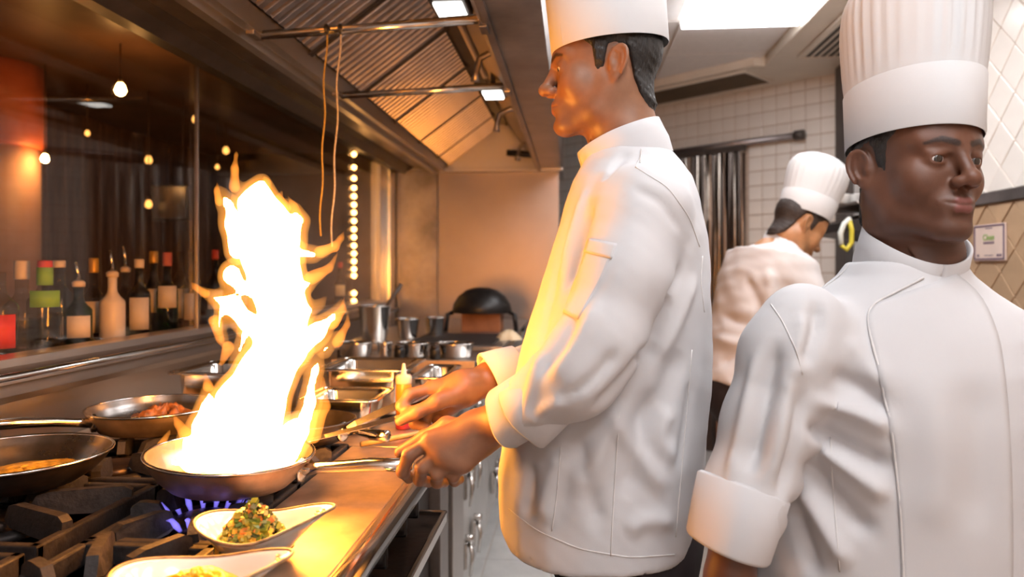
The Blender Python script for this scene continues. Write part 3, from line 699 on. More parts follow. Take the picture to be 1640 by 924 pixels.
# ------------------------------------------------------------------ bowls of food
def boat_bowl(label, c, L, W, H, ang):
    t = thing('serving_bowl', label, 'bowl', (c[0], c[1], c[2]), 'white boat shaped bowls')
    K = 64; R = Matrix.Rotation(ang, 3, 'Z')
    def ring(s, z, zk, off=0):
        out = []
        for k in range(K):
            a = 2*math.pi*k/K; ca, sa = math.cos(a), math.sin(a)
            ex = L*(1+.34*max(0, ca)**3*zk); x = (ex*ca-off*ca)*s; y = (W*(1-.22*max(0, ca)**2*zk)*sa-off*sa)*s
            lift = (.020*max(0, ca)**2+.008*max(0, -ca)**2-.006*abs(sa)**4)*zk
            out.append(R @ Vector((x, y, z+lift))+Vector(c))
        return out
    prof_o = [(.40, 0, 0), (.52, .004, .0), (.66, .4*H, .25), (.84, .75*H, .6), (1.0, H, 1)]
    prof_i = [(.985, H-.001, 1), (.93, H*.93, .9), (.8, .72*H, .6), (.62, .4*H, .25), (.45, .012, 0)]
    m = MB(); vs = []
    for s, z, zk in prof_o: vs += ring(s, z, zk)
    for s, z, zk in prof_i: vs += ring(s, z, zk, .003)
    n = len(prof_o)+len(prof_i); fs = [(i*K+k, i*K+(k+1) % K, (i+1)*K+(k+1) % K, (i+1)*K+k) for i in range(n-1) for k in range(K)]
    fs += [tuple(range(K))[::-1], tuple(range((n-1)*K, n*K))]; m.add(vs, fs, True); m.build('bowl', 'ceramic', t)
    m = MB(); m.tube(ring(1.0, H, 1), .0021, 6, closed=True); m.build('rim', 'ceramic_rim', t)
    m = MB(); e = R @ Vector((L*1.16, 0, H*.93+.017))+Vector(c)
    for k in range(7): m.box(e+R @ Vector((random.uniform(-.012, .006), random.uniform(-.012, .012), .0)), (.005, .004, .0016), random.uniform(0, 3))
    m.build('rim_print', 'ceramic_rim', t)
    return t
b1 = Vector((-.437, .955, .932)); boat_bowl('white boat shaped bowl heaped with diced okra, nearer the pan', b1, .080, .066, .048, .16)
b2 = Vector((-.437, .785, .932)); boat_bowl('white boat shaped bowl of yellow curry at the bottom edge', b2, .085, .066, .048, .2)
cols = [('dice_green', (.16, .2, .02)), ('dice_olive', (.34, .27, .03)), ('dice_gold', (.6, .34, .04)), ('dice_orange', (.62, .2, .04)), ('dice_dark', (.06, .07, .02))]
for n_, c_ in cols: mat(n_, c_, .35, 0, noise=90, vary=.3, spec=.6)
m = MB(); rr = random.Random(4)
for k in range(620):
    a = rr.uniform(0, 6.283); u = math.sqrt(rr.random()); x = .050*u*math.cos(a); y = .042*u*math.sin(a)
    z = .026+.052*(1-u**1.6)*rr.uniform(.72, 1.0)-.012*u; m.cur = rr.choices(range(5), (3, 4, 4, 2, 2))[0]
    sz = rr.uniform(.0045, .0105)
    m.box(b1+Vector((x-.004, y, z)), (sz, sz*rr.uniform(.6, 1), sz*rr.uniform(.5, 1)), Matrix.Rotation(rr.uniform(0, 3), 3, (rr.random(), rr.random(), rr.random()+.1)))
o = m.build('diced_vegetables', [c[0] for c in cols]); tag(o, 'heap of diced green and golden okra in the white bowl', 'food', kind='stuff')
lump('yellow_curry', 'smooth yellow curry filling the nearest white bowl', 'food', (b2.x, b2.y, b2.z+.030), .058, .016, 'curry_yellow', 9, rough=.2)
# ------------------------------------------------------------------ steel food containers, squeeze bottle
def gn(label, x0, x1, y0, y1, z0, z1, wall='steel_smooth', fill=None, group='steel food containers'):
    t = thing('food_container', label, 'container', ((x0+x1)/2, (y0+y1)/2, z0), group)
    def rr_(ix, z):
        out = []; r = .022
        for cx, cy, a0 in ((x1-ix-r, y1-ix-r, 0), (x0+ix+r, y1-ix-r, 90), (x0+ix+r, y0+ix+r, 180), (x1-ix-r, y0+ix+r, 270)):
            for k in range(6): a = math.radians(a0+k*18); out.append((cx+r*math.cos(a), cy+r*math.sin(a), z))
        return out
    rings = [rr_(.026, z0), rr_(.016, z0+.008), rr_(.008, z1-.008), rr_(.008, z1-.002), rr_(-.012, z1-.003), rr_(-.013, z1), rr_(.006, z1+.001), rr_(.010, z1-.006), rr_(.018, z0+.01), rr_(.028, z0+.004)]
    m = MB(); K = 24; vs = [v for r in rings for v in r]; fs = [(i*K+k, i*K+(k+1) % K, (i+1)*K+(k+1) % K, (i+1)*K+k) for i in range(len(rings)-1) for k in range(K)]
    fs += [tuple(range(K))[::-1], tuple(range((len(rings)-1)*K, len(rings)*K))]
    m.add(vs, fs, True); o = m.build('pan', wall, t)
    m = MB(); m.tube(rr_(-.012, z1-.001), .003, 6, closed=True); m.build('rim', 'steel_smooth', t)
    if fill:
        m = MB(); m.bb((x0+.02, y0+.02, z0+.012), (x1-.02, y1-.02, z1-.03), bev=.004); m.build('contents', fill, t)
    return t
mat('cream_sauce', (.85, .66, .36), .35, 0, noise=20, vary=.15)
gn('empty steel container behind the wide stew pan', -1.03, -.76, 1.76, 1.98, .935, 1.063)
gn('deep steel container right of the flame, farther one', -.675, -.452, 1.86, 2.10, .935, 1.062, fill='sauce')
gn('steel container of pale sauce beside the squeeze bottle, nearer one', -.645, -.478, 1.66, 1.83, .933, 1.018, fill='cream_sauce')
gn('shallow steel tray behind the chef hands', -.44, -.36, 1.95, 2.2, .935, 1.03)
t = thing('squeeze_bottle', 'orange squeeze bottle with pale nozzle standing behind the hand', 'bottle', (-.425, 1.765, ST))
mat('plastic_orange', (.72, .26, .03), .3, 0, noise=10, vary=.1, sss=.0); mat('plastic_pale', (.85, .62, .45), .4, 0, noise=10, vary=.05); mat('sauce_red', (.45, .03, .05), .3, 0, noise=10, vary=.15)
m = MB(); m.lathe([(.018, .0), (.0205, .003), (.0205, .036)], (-.425, 1.765, ST), 24); m.build('lower_sauce', 'sauce_red', t)
m = MB(); m.lathe([(.0203, .036), (.0205, .1), (.019, .112), (.017, .116)], (-.425, 1.765, ST), 24); m.build('body', 'plastic_orange', t)
m = MB(); m.lathe([(.0195, .113), (.02, .116), (.02, .13), (.017, .134), (.0075, .136), (.0035, .162), (.002, .163)], (-.425, 1.765, ST), 24); m.build('cap', 'plastic_pale', t)
# ------------------------------------------------------------------ raised rail of small steel pots, farther cookware
t = thing('pot_rail', 'raised steel shelf holding a row of small steel pots', 'shelf', (-.6, 2.6, ST))
boxp('front', (-.86, 2.48, .945), (-.345, 2.50, 1.008), 'steel_worn_flame_tint', t); boxp('top', (-.86, 2.50, .995), (-.345, 2.80, 1.003), 'steel', t)
for xx in (-.84, -.36): boxp('leg', (xx-.01, 2.5, ST), (xx+.01, 2.78, .995), 'hood_dark', t)
for k, (px, rpx, lb) in enumerate(((570, 27, 'small steel pot at the left end of the raised shelf'), (616, 12, 'narrow steel pot second on the raised shelf'), (662, 26, 'small steel pot in the middle of the raised shelf'), (728, 30, 'small steel pot at the right end of the raised shelf'))):
    p = at(px, 575, y=2.62); r = rpx/FPX*2.6
    q = thing('steel_pot', lb, 'pot', (p.x, 2.62, 1.004), 'pots on the raised shelf')
    m = MB(); m.lathe([(r*.85, .0), (r*.95, .004), (r, .045), (r*1.05, .05), (r*.96, .05), (r*.9, .012)], (p.x, 2.62, 1.004), 28, sy=.8); m.build('body', 'steel_smooth', q)
    m = MB(); m.tube([(p.x+r*1.03*math.cos(a*.1309*2), 2.62+.8*r*1.03*math.sin(a*.1309*2), 1.054) for a in range(24)], .003, 6, closed=True); m.build('rim', 'steel_smooth', q)
for k, px in enumerate((640, 697)):
    p = at(px, 570, y=2.56); q = thing('jar', ['dark little jar between the pots, left one', 'dark little jar between the pots, right one'][k], 'jar', (p.x, 2.56, 1.004), 'dark jars on the raised shelf')
    m = MB(); m.lathe([(.017, 0), (.02, .004), (.02, .034), (.016, .04)], (p.x, 2.56, 1.004), 16); m.build('body', 'black_plastic', q)
    m = MB(); m.lathe([(.0165, .039), (.0175, .041), (.0175, .048), (.01, .05)], (p.x, 2.56, 1.004), 16); m.build('lid', 'hood_dark', q)
def vessel(name, label, cat, px, py, yy, r, h, taper, material, group=None, handle=False):
    p = at(px, py, y=yy); z0 = 1.006
    q = thing(name, label, cat, (p.x, yy, z0), group)
    m = MB(); m.lathe([(r*taper, 0), (r*taper*1.02, .003), (r, h), (r*1.05, h+.003), (r*1.03, h+.006), (r*.95, h), (r*taper*.94, .006)], (p.x, yy, z0), 28); m.build('body', material, q)
    m = MB(); m.tube([(p.x+r*1.03*math.cos(a*.2618), yy+r*1.03*math.sin(a*.2618), z0+h+.004) for a in range(24)], .0035, 6, closed=True); m.build('rim', 'steel_smooth', q)
    if handle: m = MB(); m.tube([(p.x-.02, yy, z0+.02), (p.x+r*.9, yy+.01, z0+h+.02), (p.x+r*1.7, yy+.02, z0+h+.10)], .008, 8); m.build('spoon_handle', 'door_frame', q)
    return q
back = thing('back_table', 'low steel table by the back wall carrying pots and the wok', 'table', (-.62, 3.6, ST))
boxp('top', (-1.02, 2.98, .985), (-.30, 4.6, 1.004), 'steel', back)
for xx in (-1.0, -.33):
    for yy in (3.0, 4.55): boxp('leg', (xx-.015, yy, ST), (xx+.015, yy+.03, .985), 'hood_dark', back)
boxp('griddle', (-.72, 3.02, 1.0), (-.34, 3.5, 1.012), 'cast_iron', back)
vessel('steel_bucket', 'tall tapered steel bucket with a dark spoon handle', 'bucket', 600, 520, 3.1, .068, .155, .78, 'steel_smooth', handle=True)
vessel('steel_cup', 'small steel cup beside the tall bucket', 'cup', 653, 520, 3.3, .055, .085, .75, 'steel_smooth', 'steel cups at the back')
vessel('steel_cup', 'small steel cup nearest the black wok', 'cup', 697, 520, 3.4, .048, .085, .8, 'steel_smooth', 'steel cups at the back')
p = at(772, 515, y=3.75); t = thing('wok', 'black wok turned upside down on a brown stand', 'wok', (p.x, 3.75, 1.004))
mat('wok_black', (.02, .017, .016), .38, .3, noise=30, vary=.3); mat('clay', (.36, .13, .05), .6, 0, noise=20, vary=.2)
m = MB(); m.lathe([(.155, .095), (.158, .10), (.15, .14), (.125, .18), (.085, .212), (.04, .226), (.0, .228)], (p.x, 3.75, 1.004), 36, cap1=False); m.build('bowl', 'wok_black', t)
boxp('stand', (p.x-.095, 3.66, 1.004), (p.x+.105, 3.84, 1.10), 'clay', t)
for s in (-1, 1): m = MB(); m.tube([(p.x+s*.150, 3.72, 1.1), (p.x+s*.175, 3.7, 1.09), (p.x+s*.185, 3.7, 1.004)], .012, 8); m.build('leg', 'wok_black', t)
p = at(815, 530, y=3.3); t = thing('dough_ball', 'pale dough resting on the steel table next to the wok', 'dough', (p.x, 3.3, 1.004))
mat('dough', (.78, .62, .4), .6, 0, noise=20, vary=.1); o = lump('dough_mass', None, None, (p.x, 3.3, 1.004), .06, .04, 'dough', 12, t, rough=.05)
# ------------------------------------------------------------------ bottles behind the window
mat('label_white', (.78, .72, .64), .6, 0, noise=30, vary=.08); mat('label_green', (.22, .5, .04), .6, 0, noise=30, vary=.1); mat('label_red', (.6, .03, .02), .6, 0, noise=30, vary=.2)
mat('cap_gold', (.65, .38, .06), .4, .4, noise=30, vary=.1); mat('cap_red', (.6, .06, .05), .5, 0, noise=30, vary=.1); mat('cap_white', (.75, .66, .55), .5, 0, noise=30, vary=.1); mat('cap_pink', (.55, .14, .12), .5, 0, noise=30, vary=.1)
mat('bottle_white', (.85, .78, .7), .35, 0, noise=10, vary=.04)
def bottle(label, px, pbot, ptop, r, glass, cap, capfrac=.12, lab=None, lr=(.12, .45), pour=False, x=-1.36, neck=.34, whole=False):
    p = at(px, 500, x=x); d = (p-Vector((0, 0, p.z))).length*math.cos(math.atan2(px-820, FPX))
    z0 = 1.124; zt = at(px, ptop, x=x).z; H = zt-z0; c = (p.x, p.y, z0)
    t = thing('bottle', label, 'bottle', c, 'bottles on the bar counter')
    hc = H*(1-capfrac) if cap else H; sh = hc*.62; rn = r*neck
    m = MB(); m.lathe([(r*.9, 0), (r, .006), (r, sh*.94), (r*.93, sh), (r*.62, sh*1.10), (rn*1.1, sh*1.22), (rn, sh*1.3), (rn, hc)], c, 24); m.build('glass', glass, t)
    if lab:
        K = 14; a0 = math.atan2(-p.y, -p.x); vs = []
        for rr_, zz in ((r*1.004, lr[0]), (r*1.02, lr[0]), (r*1.02, lr[1]), (r*1.004, lr[1])):
            for k in range(K+1): a = a0+math.radians(-52+104*k/K); vs.append((c[0]+rr_*math.cos(a), c[1]+rr_*math.sin(a), c[2]+hc*zz))
        m = MB(); m.add(vs, [(i*(K+1)+k, i*(K+1)+k+1, ((i+1) % 4)*(K+1)+k+1, ((i+1) % 4)*(K+1)+k) for i in range(4) for k in range(K)], True); m.build('paper_label', lab, t)
    if cap:
        if pour:
            m = MB(); m.lathe([(rn*1.3, hc), (rn*1.4, hc+.012), (rn*.8, hc+.018)], c, 14); m.build('stopper', cap, t)
            m = MB(); m.tube([(c[0], c[1], z0+hc+.015), (c[0], c[1]-.004, z0+hc+(H-hc)*.6), (c[0], c[1]-.012, z0+H)], [.006, .005, .004], 8); m.build('pourer', 'steel_smooth', t)
        else:
            m = MB(); m.lathe([(rn*1.12, hc-.004), (rn*1.2, hc), (rn*1.2, H-.003), (rn*1.0, H)], c, 16); m.build('cap', cap, t)
    if not whole and glass in ('bottle_clear', 'bottle_plain', 'bottle_dark'):
        m = MB(); m.lathe([(r*.86, .006), (r*.88, .01), (r*.88, sh*.62), (r*.5, sh*.63)], c, 20); m.build('liquor', {'bottle_clear': 'liq_pale', 'bottle_plain': 'liq_amber', 'bottle_dark': 'liq_dark'}[glass], t)
    return t
clear('liq_pale', (.72, .7, .62), 1.2); clear('liq_amber', (.6, .3, .1), 1.2); clear('liq_dark', (.15, .05, .03), 1.2)
BT = [
 ('clear bottle with red label at the left edge', -2, 590, 436, .040, 'bottle_clear', None, 0, 'label_red', (.1, .5), False),
 ('clear frosted bottle with silver cap, second from left', 35, 590, 417, .042, 'bottle_clear', 'cap_white', .2, None, None, False),
 ('square clear bottle with red and green cap', 72, 570, 417, .040, 'bottle_clear', 'cap_red', .08, 'label_green', (.52, .72), False),
 ('clear bottle with white cap and ribbed neck', 95, 560, 417, .038, 'bottle_plain', 'cap_white', .07, None, None, False),
 ('dark green bottle with white label and steel pourer', 126, 545, 420, .034, 'bottle_green', 'cap_white', .3, 'label_white', (.12, .5), True),
 ('amber bottle with gold cap and yellow white label', 150, 540, 413, .032, 'bottle_plain', 'cap_gold', .17, 'label_white', (.08, .55), False),
 ('opaque white bottle with tall steel pourer', 180, 542, 401, .034, 'bottle_white', 'cap_white', .30, None, None, True),
 ('clear slim bottle with steel pourer behind the white one', 201, 535, 394, .031, 'bottle_clear', 'cap_white', .3, None, None, True),
 ('dark red bottle with pale red cap', 223, 530, 415, .033, 'bottle_dark', 'cap_white', .10, 'label_white', (.08, .55), False),
 ('dark bottle with yellow cap', 246, 528, 402, .033, 'bottle_dark', 'cap_gold', .14, 'label_white', (.25, .6), False),
 ('green bottle with pink cap and round white label', 268, 527, 404, .034, 'bottle_green', 'cap_pink', .16, 'label_white', (.35, .68), False),
 ('pale bottle with narrow white label beside the window joint', 290, 525, 404, .030, 'bottle_plain', None, 0, 'label_white', (.1, .5), False),
 ('pale bottle right at the window joint', 307, 522, 404, .030, 'bottle_clear', None, 0, 'label_white', (.1, .45), False),
]
for b_ in BT:
    bottle(*b_[:10], b_[10], neck=.36, whole=b_[5] == 'bottle_white', x=-1.35-.085*(BT.index(b_) % 2))
for k, (px, x, h) in enumerate(((345, -1.40, 400), (385, -1.45, 405), (430, -1.42, 410), (545, -1.4, 420))):
    bottle(['dark bottle just right of the window joint', 'dark bottle behind the left tongue of flame', 'green bottle hidden behind the flame', 'dark bottle past the flame near the light string'][k], px, 520, h, .034, ['bottle_dark', 'bottle_dark', 'bottle_green', 'bottle_dark'][k], 'cap_red', .12, 'label_white', (.2, .5), x=x)
# green collar below the red cap
o = [o for o in bpy.data.objects if o.get('label') == 'square clear bottle with red and green cap'][0]
p = o.location; H = at(72, 417, x=-1.36).z-p.z; m = MB(); m.lathe([(.0185, H*.72), (.0185, H*.92)], p, 16); m.build('neck_foil', 'label_green', o)
# poster on the brown tiles
t = thing('wall_notice', 'small framed notice with green heading on the brown tiles', 'sign', (XR-.02, 3.0, 1.44))
mat('paper', (.72, .56, .48), .6, 0, noise=10, vary=.04); mat('ink_purple', (.13, .08, .14), .6, 0, noise=10, vary=.1); mat('ink_green', (.2, .42, .06), .6, 0, noise=10, vary=.1)
PY0, PY1, PZ0, PZ1 = 2.905, 3.115, 1.365, 1.503
boxp('sheet', (XR-.018, PY0-.004, PZ0-.004), (XR-.012, PY1+.004, PZ1+.004), 'paper', t, bev=0)
m = MB()
for a, b in (((PY0, PZ0), (PY1, PZ0+.006)), ((PY0, PZ1-.006), (PY1, PZ1)), ((PY0, PZ0), (PY0+.008, PZ1)), ((PY1-.008, PZ0), (PY1, PZ1))): m.bb((XR-.0195, a[0], a[1]), (XR-.0175, b[0], b[1]))
m.build('border', 'ink_purple', t)
def text(body, size, y, z, material, parent):
    c = bpy.data.curves.new('lettering', 'FONT'); c.body = body; c.size = size; c.align_x = 'CENTER'; c.extrude = .0004
    o = bpy.data.objects.new('lettering', c); COL.objects.link(o); o.rotation_euler = (math.pi/2, 0, -math.pi/2); o.location = (XR-.019, y, z); c.materials.append(M[material])
    bpy.context.view_layer.update()
    me = bpy.data.meshes.new_from_object(o); bpy.data.objects.remove(o); o = bpy.data.objects.new('lettering', me); COL.objects.link(o)
    o.rotation_euler = (math.pi/2, 0, -math.pi/2); o.location = (XR-.019, y, z); attach(o, parent); return o
text('Clean', .034, 3.01, 1.443, 'ink_green', t)
m = MB()
for yy, zz, ww, hh in ((3.01, 1.432, .075, .008), (3.01, 1.49, .05, .004), (3.01, 1.382, .06, .003), (2.94, 1.382, .035, .009), (3.085, 1.382, .018, .01)):
    n = max(1, int(ww/.014))
    for i in range(n): m.box((XR-.0185, yy-ww/2+(i+.5)*ww/n, zz), (.0015, ww/n*.72, hh))
m.build('small_print', 'ink_purple', t)
# ------------------------------------------------------------------ people: shapes
from mathutils.bvhtree import BVHTree
def head_base(p, fat=1.0):
    q = np.stack([np.abs(p[:, 0]), p[:, 1], p[:, 2]], 1)
    d = ell(q, (0, -.013, .040), (.0745, .093, .080))
    d = smin(d, ell(q, (0, .018, -.028), (.0605, .070, .086)), .03)
    d = smin(d, ell(q, (0, .045, .050), (.057, .044, .052)), .03)
    d = smin(d, chain(q, [(.050, -.010, -.040), (.044, .018, -.080), (.016, .070, -.100), (0, .076, -.101)], [.021*fat, .019*fat, .015, .015], .012), .028)
    d = smin(d, ell(q, (0, .080, -.097), (.020, .0155, .0165)), .016)
    d = smin(d, ell(q, (.038, .052, -.028), (.025*fat, .027, .030)), .022)
    d = smin(d, cone(q, (.012, .0835, .024), (.045, .0655, .026), .0095, .0095), .016)
    return d
def head_f(p, fat=1.0, smile=0.0, nose=1.0, lid=.0046):
    q = np.stack([np.abs(p[:, 0]), p[:, 1], p[:, 2]], 1)
    d = head_base(p, fat)
    d = smax(d, -ell(q, (.033, .100, .003), (.0185, .021, .0125)), .014)          # eye sockets
    d = smin(d, sph(q, (.032, .0725, .002), .0150), .006)                          # lids over the eyeballs
    d = smin(d, cone(q, (.020, .0855, .0125), (.044, .0745, .0115), .0035, .0035), .008)   # fold above the lid
    d = smax(d, -ell(q, (.032, .0885, .001), (.0138, .010, lid)), .0022)           # lid opening
    d = smin(d, cone(q, (0, .0865, .016), (0, .1085*nose+.0*(1), -.026), .0078, .0100), .014)
    d = smin(d, sph(q, (0, .1115, -.0295), .0118), .007)
    d = smin(d, ell(q, (.0128, .0995, -.0335), (.0082, .0115, .0085)), .007)
    d = smax(d, -ell(q, (.0068, .1055, -.0425), (.0038, .0065, .0048)), .004)      # nostrils
    d = smin(d, ell(q, (0, .072, -.066), (.032, .026, .026)), .016)                # mouth mound
    w = .0250+.003*smile; zc = -.0645+.003*smile
    d = smin(d, chain(q, [(0, .0942, -.0602), (.009, .0937, -.0595), (w, .0815, zc)], [.0043, .0044, .0020], .004), .006)
    d = smin(d, chain(q, [(0, .0940, -.0710), (.010, .0922, -.0708), (w-.003, .0810, zc-.001)], [.0056, .0054, .0022], .004), .006)
    d = smax(d, -chain(q, [(0, .1015, -.0648), (.011, .0985, -.0650), (w-.001, .0885, zc)], [.0013, .0013, .0009], .001), .0025)
    d = smax(d, -cone(q, (0, .1015, -.049), (0, .1015, -.055), .0028, .0024), .006)   # philtrum
    d = smax(d, -ell(q, (0, .101, -.0835), (.014, .010, .006)), .012)                # hollow above the chin
    d = smin(d, ear_f(q), .006)
    return d
def ear_f(q):
    e = q-F32(.0735, -.020, -.002); f = math.radians(24); t = math.radians(14)
    n = e@F32(math.cos(f), math.sin(f), 0); u0 = e@F32(math.sin(f), -math.cos(f), 0); v0 = e[:, 2]
    u = u0*math.cos(t)-v0*math.sin(t)*1.0; v = u0*math.sin(t)+v0*math.cos(t); u = u-.006
    wd = 1.0+.22*np.clip(v/.031, -1, 1)
    a = np.stack([u/wd, v, n-.002-np.clip(u, 0, 1)*.18], 1)
    d = ell(a, (0, 0, 0), (.0170, .0305, .0058))
    k = np.sqrt((a[:, 0]/.0158)**2+(a[:, 1]/.0288)**2); ang = np.arctan2(a[:, 1], a[:, 0])
    rim = np.sqrt(((k-1)*.019)**2+(a[:, 2]-.0045)**2)-.0034-.0006*np.cos(ang)
    rim = np.where((ang < -2.0) | ((ang < -1.0) & (ang > -2.4)), rim+.004, rim)
    d = smin(d, rim, .004)
    anti = np.sqrt(((np.sqrt(((a[:, 0]+.002)/.0095)**2+((a[:, 1]-.001)/.0185)**2)-1)*.012)**2+(a[:, 2]-.0045)**2)-.0021
    d = smin(d, np.where(np.abs(ang) < 1.9, anti, .01), .004)
    d = smax(d, -ell(a, (-.0025, -.004, .0085), (.0082, .0125, .0078)), .004)
    d = smin(d, ell(a, (-.0125, -.005, .0035), (.0045, .0065, .0045)), .004)
    d = smin(d, ell(a, (-.003, -.0265, .001), (.0085, .0085, .0045)), .005)
    return smin(d, ell(q, (.067, -.020, -.004), (.012, .015, .022)), .008)
def hair_f(p, thick=.006, cut=((-.14, -.092), (-.085, -.088), (-.066, -.066), (-.054, -.034), (-.047, .004), (-.038, .028), (-.020, .033), (-.006, .028), (.002, -.012), (.017, -.014), (.022, .028), (.045, .050), (.12, .075))):
    y = p[:, 1]; zh = np.interp(y, [c[0] for c in cut], [c[1] for c in cut])+.003*vnoise(p, 260, 4)
    back = np.clip(-(y+.02)/.08, 0, 1)
    edge = np.clip((p[:, 2]-zh)/.022, .12, 1)
    d = smin(head_base(p), cone(p, (0, -.028, -.055), (0, -.048, -.17), .058, .063), .03)-thick*(.55+.75*back)*edge-.0010*vnoise(p*np.array([1, 1, .35], np.float32), 520, 5)-.0008*vnoise(p, 240, 6)
    return smax(d, (zh-p[:, 2])*.75, .005)
def head_cols(p):
    """masks painted on the head: lips, brows, stubble"""
    q = np.stack([np.abs(p[:, 0]), p[:, 1], p[:, 2]], 1)
    lip = np.minimum(chain(q, [(0, .0965, -.0600), (.009, .0960, -.0594), (.0245, .0835, -.0635)], [.0046, .0047, .0022], .003), chain(q, [(0, .0965, -.0712), (.009, .095, -.0710), (.0225, .083, -.0645)], [.0060, .0058, .0025], .003))
    lipm = np.clip(.5-lip/.0022, 0, 1)
    b = np.stack([q[:, 0], q[:, 2]], 1)
    def seg2(a, c, r1, r2):
        a = F32(*a); c = F32(*c); ab = c-a; t = np.clip(((b-a)@ab)/float(ab@ab), 0, 1); return np.linalg.norm(b-a-t[:, None]*ab, axis=1)-(r1+(r2-r1)*t)
    br = np.minimum(seg2((.012, .0235), (.032, .0295), .0042, .0038), seg2((.032, .0295), (.050, .0235), .0038, .0016))
    brow = np.clip(.75-br/.0022, 0, 1)*(q[:, 1] > .03)
    st = np.clip((-.052-q[:, 2])/.02, 0, 1)*np.clip((q[:, 1]-.0)/.03, 0, 1)*.7
    mo = np.clip(1-np.abs(q[:, 2]+.0515)/.007, 0, 1)*np.clip(1-q[:, 0]/.028, 0, 1)*(q[:, 1] > .07)
    stub = np.clip(st+mo*1.2, 0, 1)*(1-lipm)
    return np.stack([lipm, brow, stub], 1)
def frame(front, pitch=0.0, roll=0.0):
    """columns: right, front, up. pitch > 0 looks down"""
    f = Vector(front).normalized(); up = Vector((0, 0, 1)); r = f.cross(up).normalized()
    f2 = (f*math.cos(pitch)-up*math.sin(pitch)).normalized(); u2 = r.cross(f2).normalized()
    if roll:
        R = Matrix.Rotation(roll, 3, f2); r = R @ r; u2 = R @ u2
    return np.array([[r.x, f2.x, u2.x], [r.y, f2.y, u2.y], [r.z, f2.z, u2.z]], np.float32)
def to_local(p, R, c, s=1.0): return ((p-F32(*c))@R)/s
def to_world(p, R, c, s=1.0): return (np.asarray(p, np.float32)*s)@R.T+F32(*c)
def skin_mat(name, col, lip, dark, rough=.42):
    m, nt, b = nodes(name)
    at_ = N(nt, 'ShaderNodeAttribute', attribute_name='Col'); sp = N(nt, 'ShaderNodeSeparateColor'); nt.links.new(at_.outputs['Color'], sp.inputs[0])
    tc = N(nt, 'ShaderNodeTexCoord'); no = N(nt, 'ShaderNodeTexNoise', Scale=28.0, Detail=6.0); nt.links.new(tc.outputs['Object'], no.inputs['Vector'])
    r = N(nt, 'ShaderNodeValToRGB'); r.color_ramp.elements[0].position = .3; r.color_ramp.elements[1].position = .75
    r.color_ramp.elements[0].color = (*[c*.82 for c in col], 1); r.color_ramp.elements[1].color = (*[min(1, c*1.15) for c in col], 1)
    nt.links.new(no.outputs['Fac'], r.inputs[0]); cur = r.outputs[0]
    fine = N(nt, 'ShaderNodeTexNoise', Scale=900.0, Detail=2.0); nt.links.new(tc.outputs['Object'], fine.inputs['Vector'])
    for i, (c, amt) in enumerate(((lip, 1.0), (dark, .92), (dark, .42))):
        mx = N(nt, 'ShaderNodeMix', data_type='RGBA'); mu = N(nt, 'ShaderNodeMath', operation='MULTIPLY')
        mu.inputs[1].default_value = amt; nt.links.new(sp.outputs[i], mu.inputs[0])
        if i:
            m2 = N(nt, 'ShaderNodeMath', operation='MULTIPLY'); mr = N(nt, 'ShaderNodeMapRange'); mr.inputs['From Min'].default_value = .3; mr.inputs['From Max'].default_value = .6; mr.inputs['To Min'].default_value = .75
            nt.links.new(fine.outputs['Fac'], mr.inputs[0]); nt.links.new(mu.outputs[0], m2.inputs[0]); nt.links.new(mr.outputs[0], m2.inputs[1]); mu = m2
        nt.links.new(mu.outputs[0], mx.inputs['Factor']); nt.links.new(cur, mx.inputs['A']); mx.inputs['B'].default_value = (*c, 1); cur = mx.outputs['Result']
    nt.links.new(cur, b.inputs['Base Color']); b.inputs['Roughness'].default_value = rough; b.inputs['Specular IOR Level'].default_value = .45
    b.inputs['Subsurface Weight'].default_value = .12; b.inputs['Subsurface Radius'].default_value = (.01, .004, .002); b.inputs['Subsurface Scale'].default_value = 1
    n2 = N(nt, 'ShaderNodeTexNoise', Scale=420.0, Detail=3.0); nt.links.new(tc.outputs['Object'], n2.inputs['Vector'])
    bp = N(nt, 'ShaderNodeBump', Strength=.12, Distance=.001); nt.links.new(n2.outputs['Fac'], bp.inputs['Height']); nt.links.new(bp.outputs[0], b.inputs['Normal'])
    return m
skin_mat('skin_brown', (.27, .125, .068), (.24, .085, .06), (.02, .013, .01))
skin_mat('skin_deep', (.135, .055, .031), (.23, .085, .075), (.012, .007, .006), .46)
skin_mat('skin_tan', (.42, .20, .09), (.36, .13, .09), (.02, .013, .01))
mat('hair_black', (.012, .010, .009), .42, 0, noise=250, bump=(500, .9, .002), vary=.6, stretch=(1, 1, .25), spec=.55)
mat('hair_brown', (.03, .018, .013), .5, 0, noise=250, bump=(500, .8, .002), vary=.6, stretch=(1, 1, .25), spec=.4)
mat('eye_white', (.72, .68, .64), .15, 0, noise=50, vary=.05, coat=.6)
mat('eye_iris', (.016, .009, .006), .1, 0, noise=80, vary=.3, coat=.8)
mat('cloth_white', (.56, .55, .56), .82, 0, noise=5, bump=(900, .12, .001), vary=.035, spec=.25)
mat('cloth_seam', (.62, .60, .59), .9, 0, noise=40, vary=.1)
mat('hat_white', (.61, .605, .61), .85, 0, noise=6, bump=(500, .12, .001), vary=.03, spec=.2)
mat('trousers_black', (.022, .016, .018), .75, 0, noise=20, bump=(500, .2, .001), vary=.3, spec=.3)
mat('shoe_black', (.015, .013, .012), .4, 0, noise=20, vary=.2)
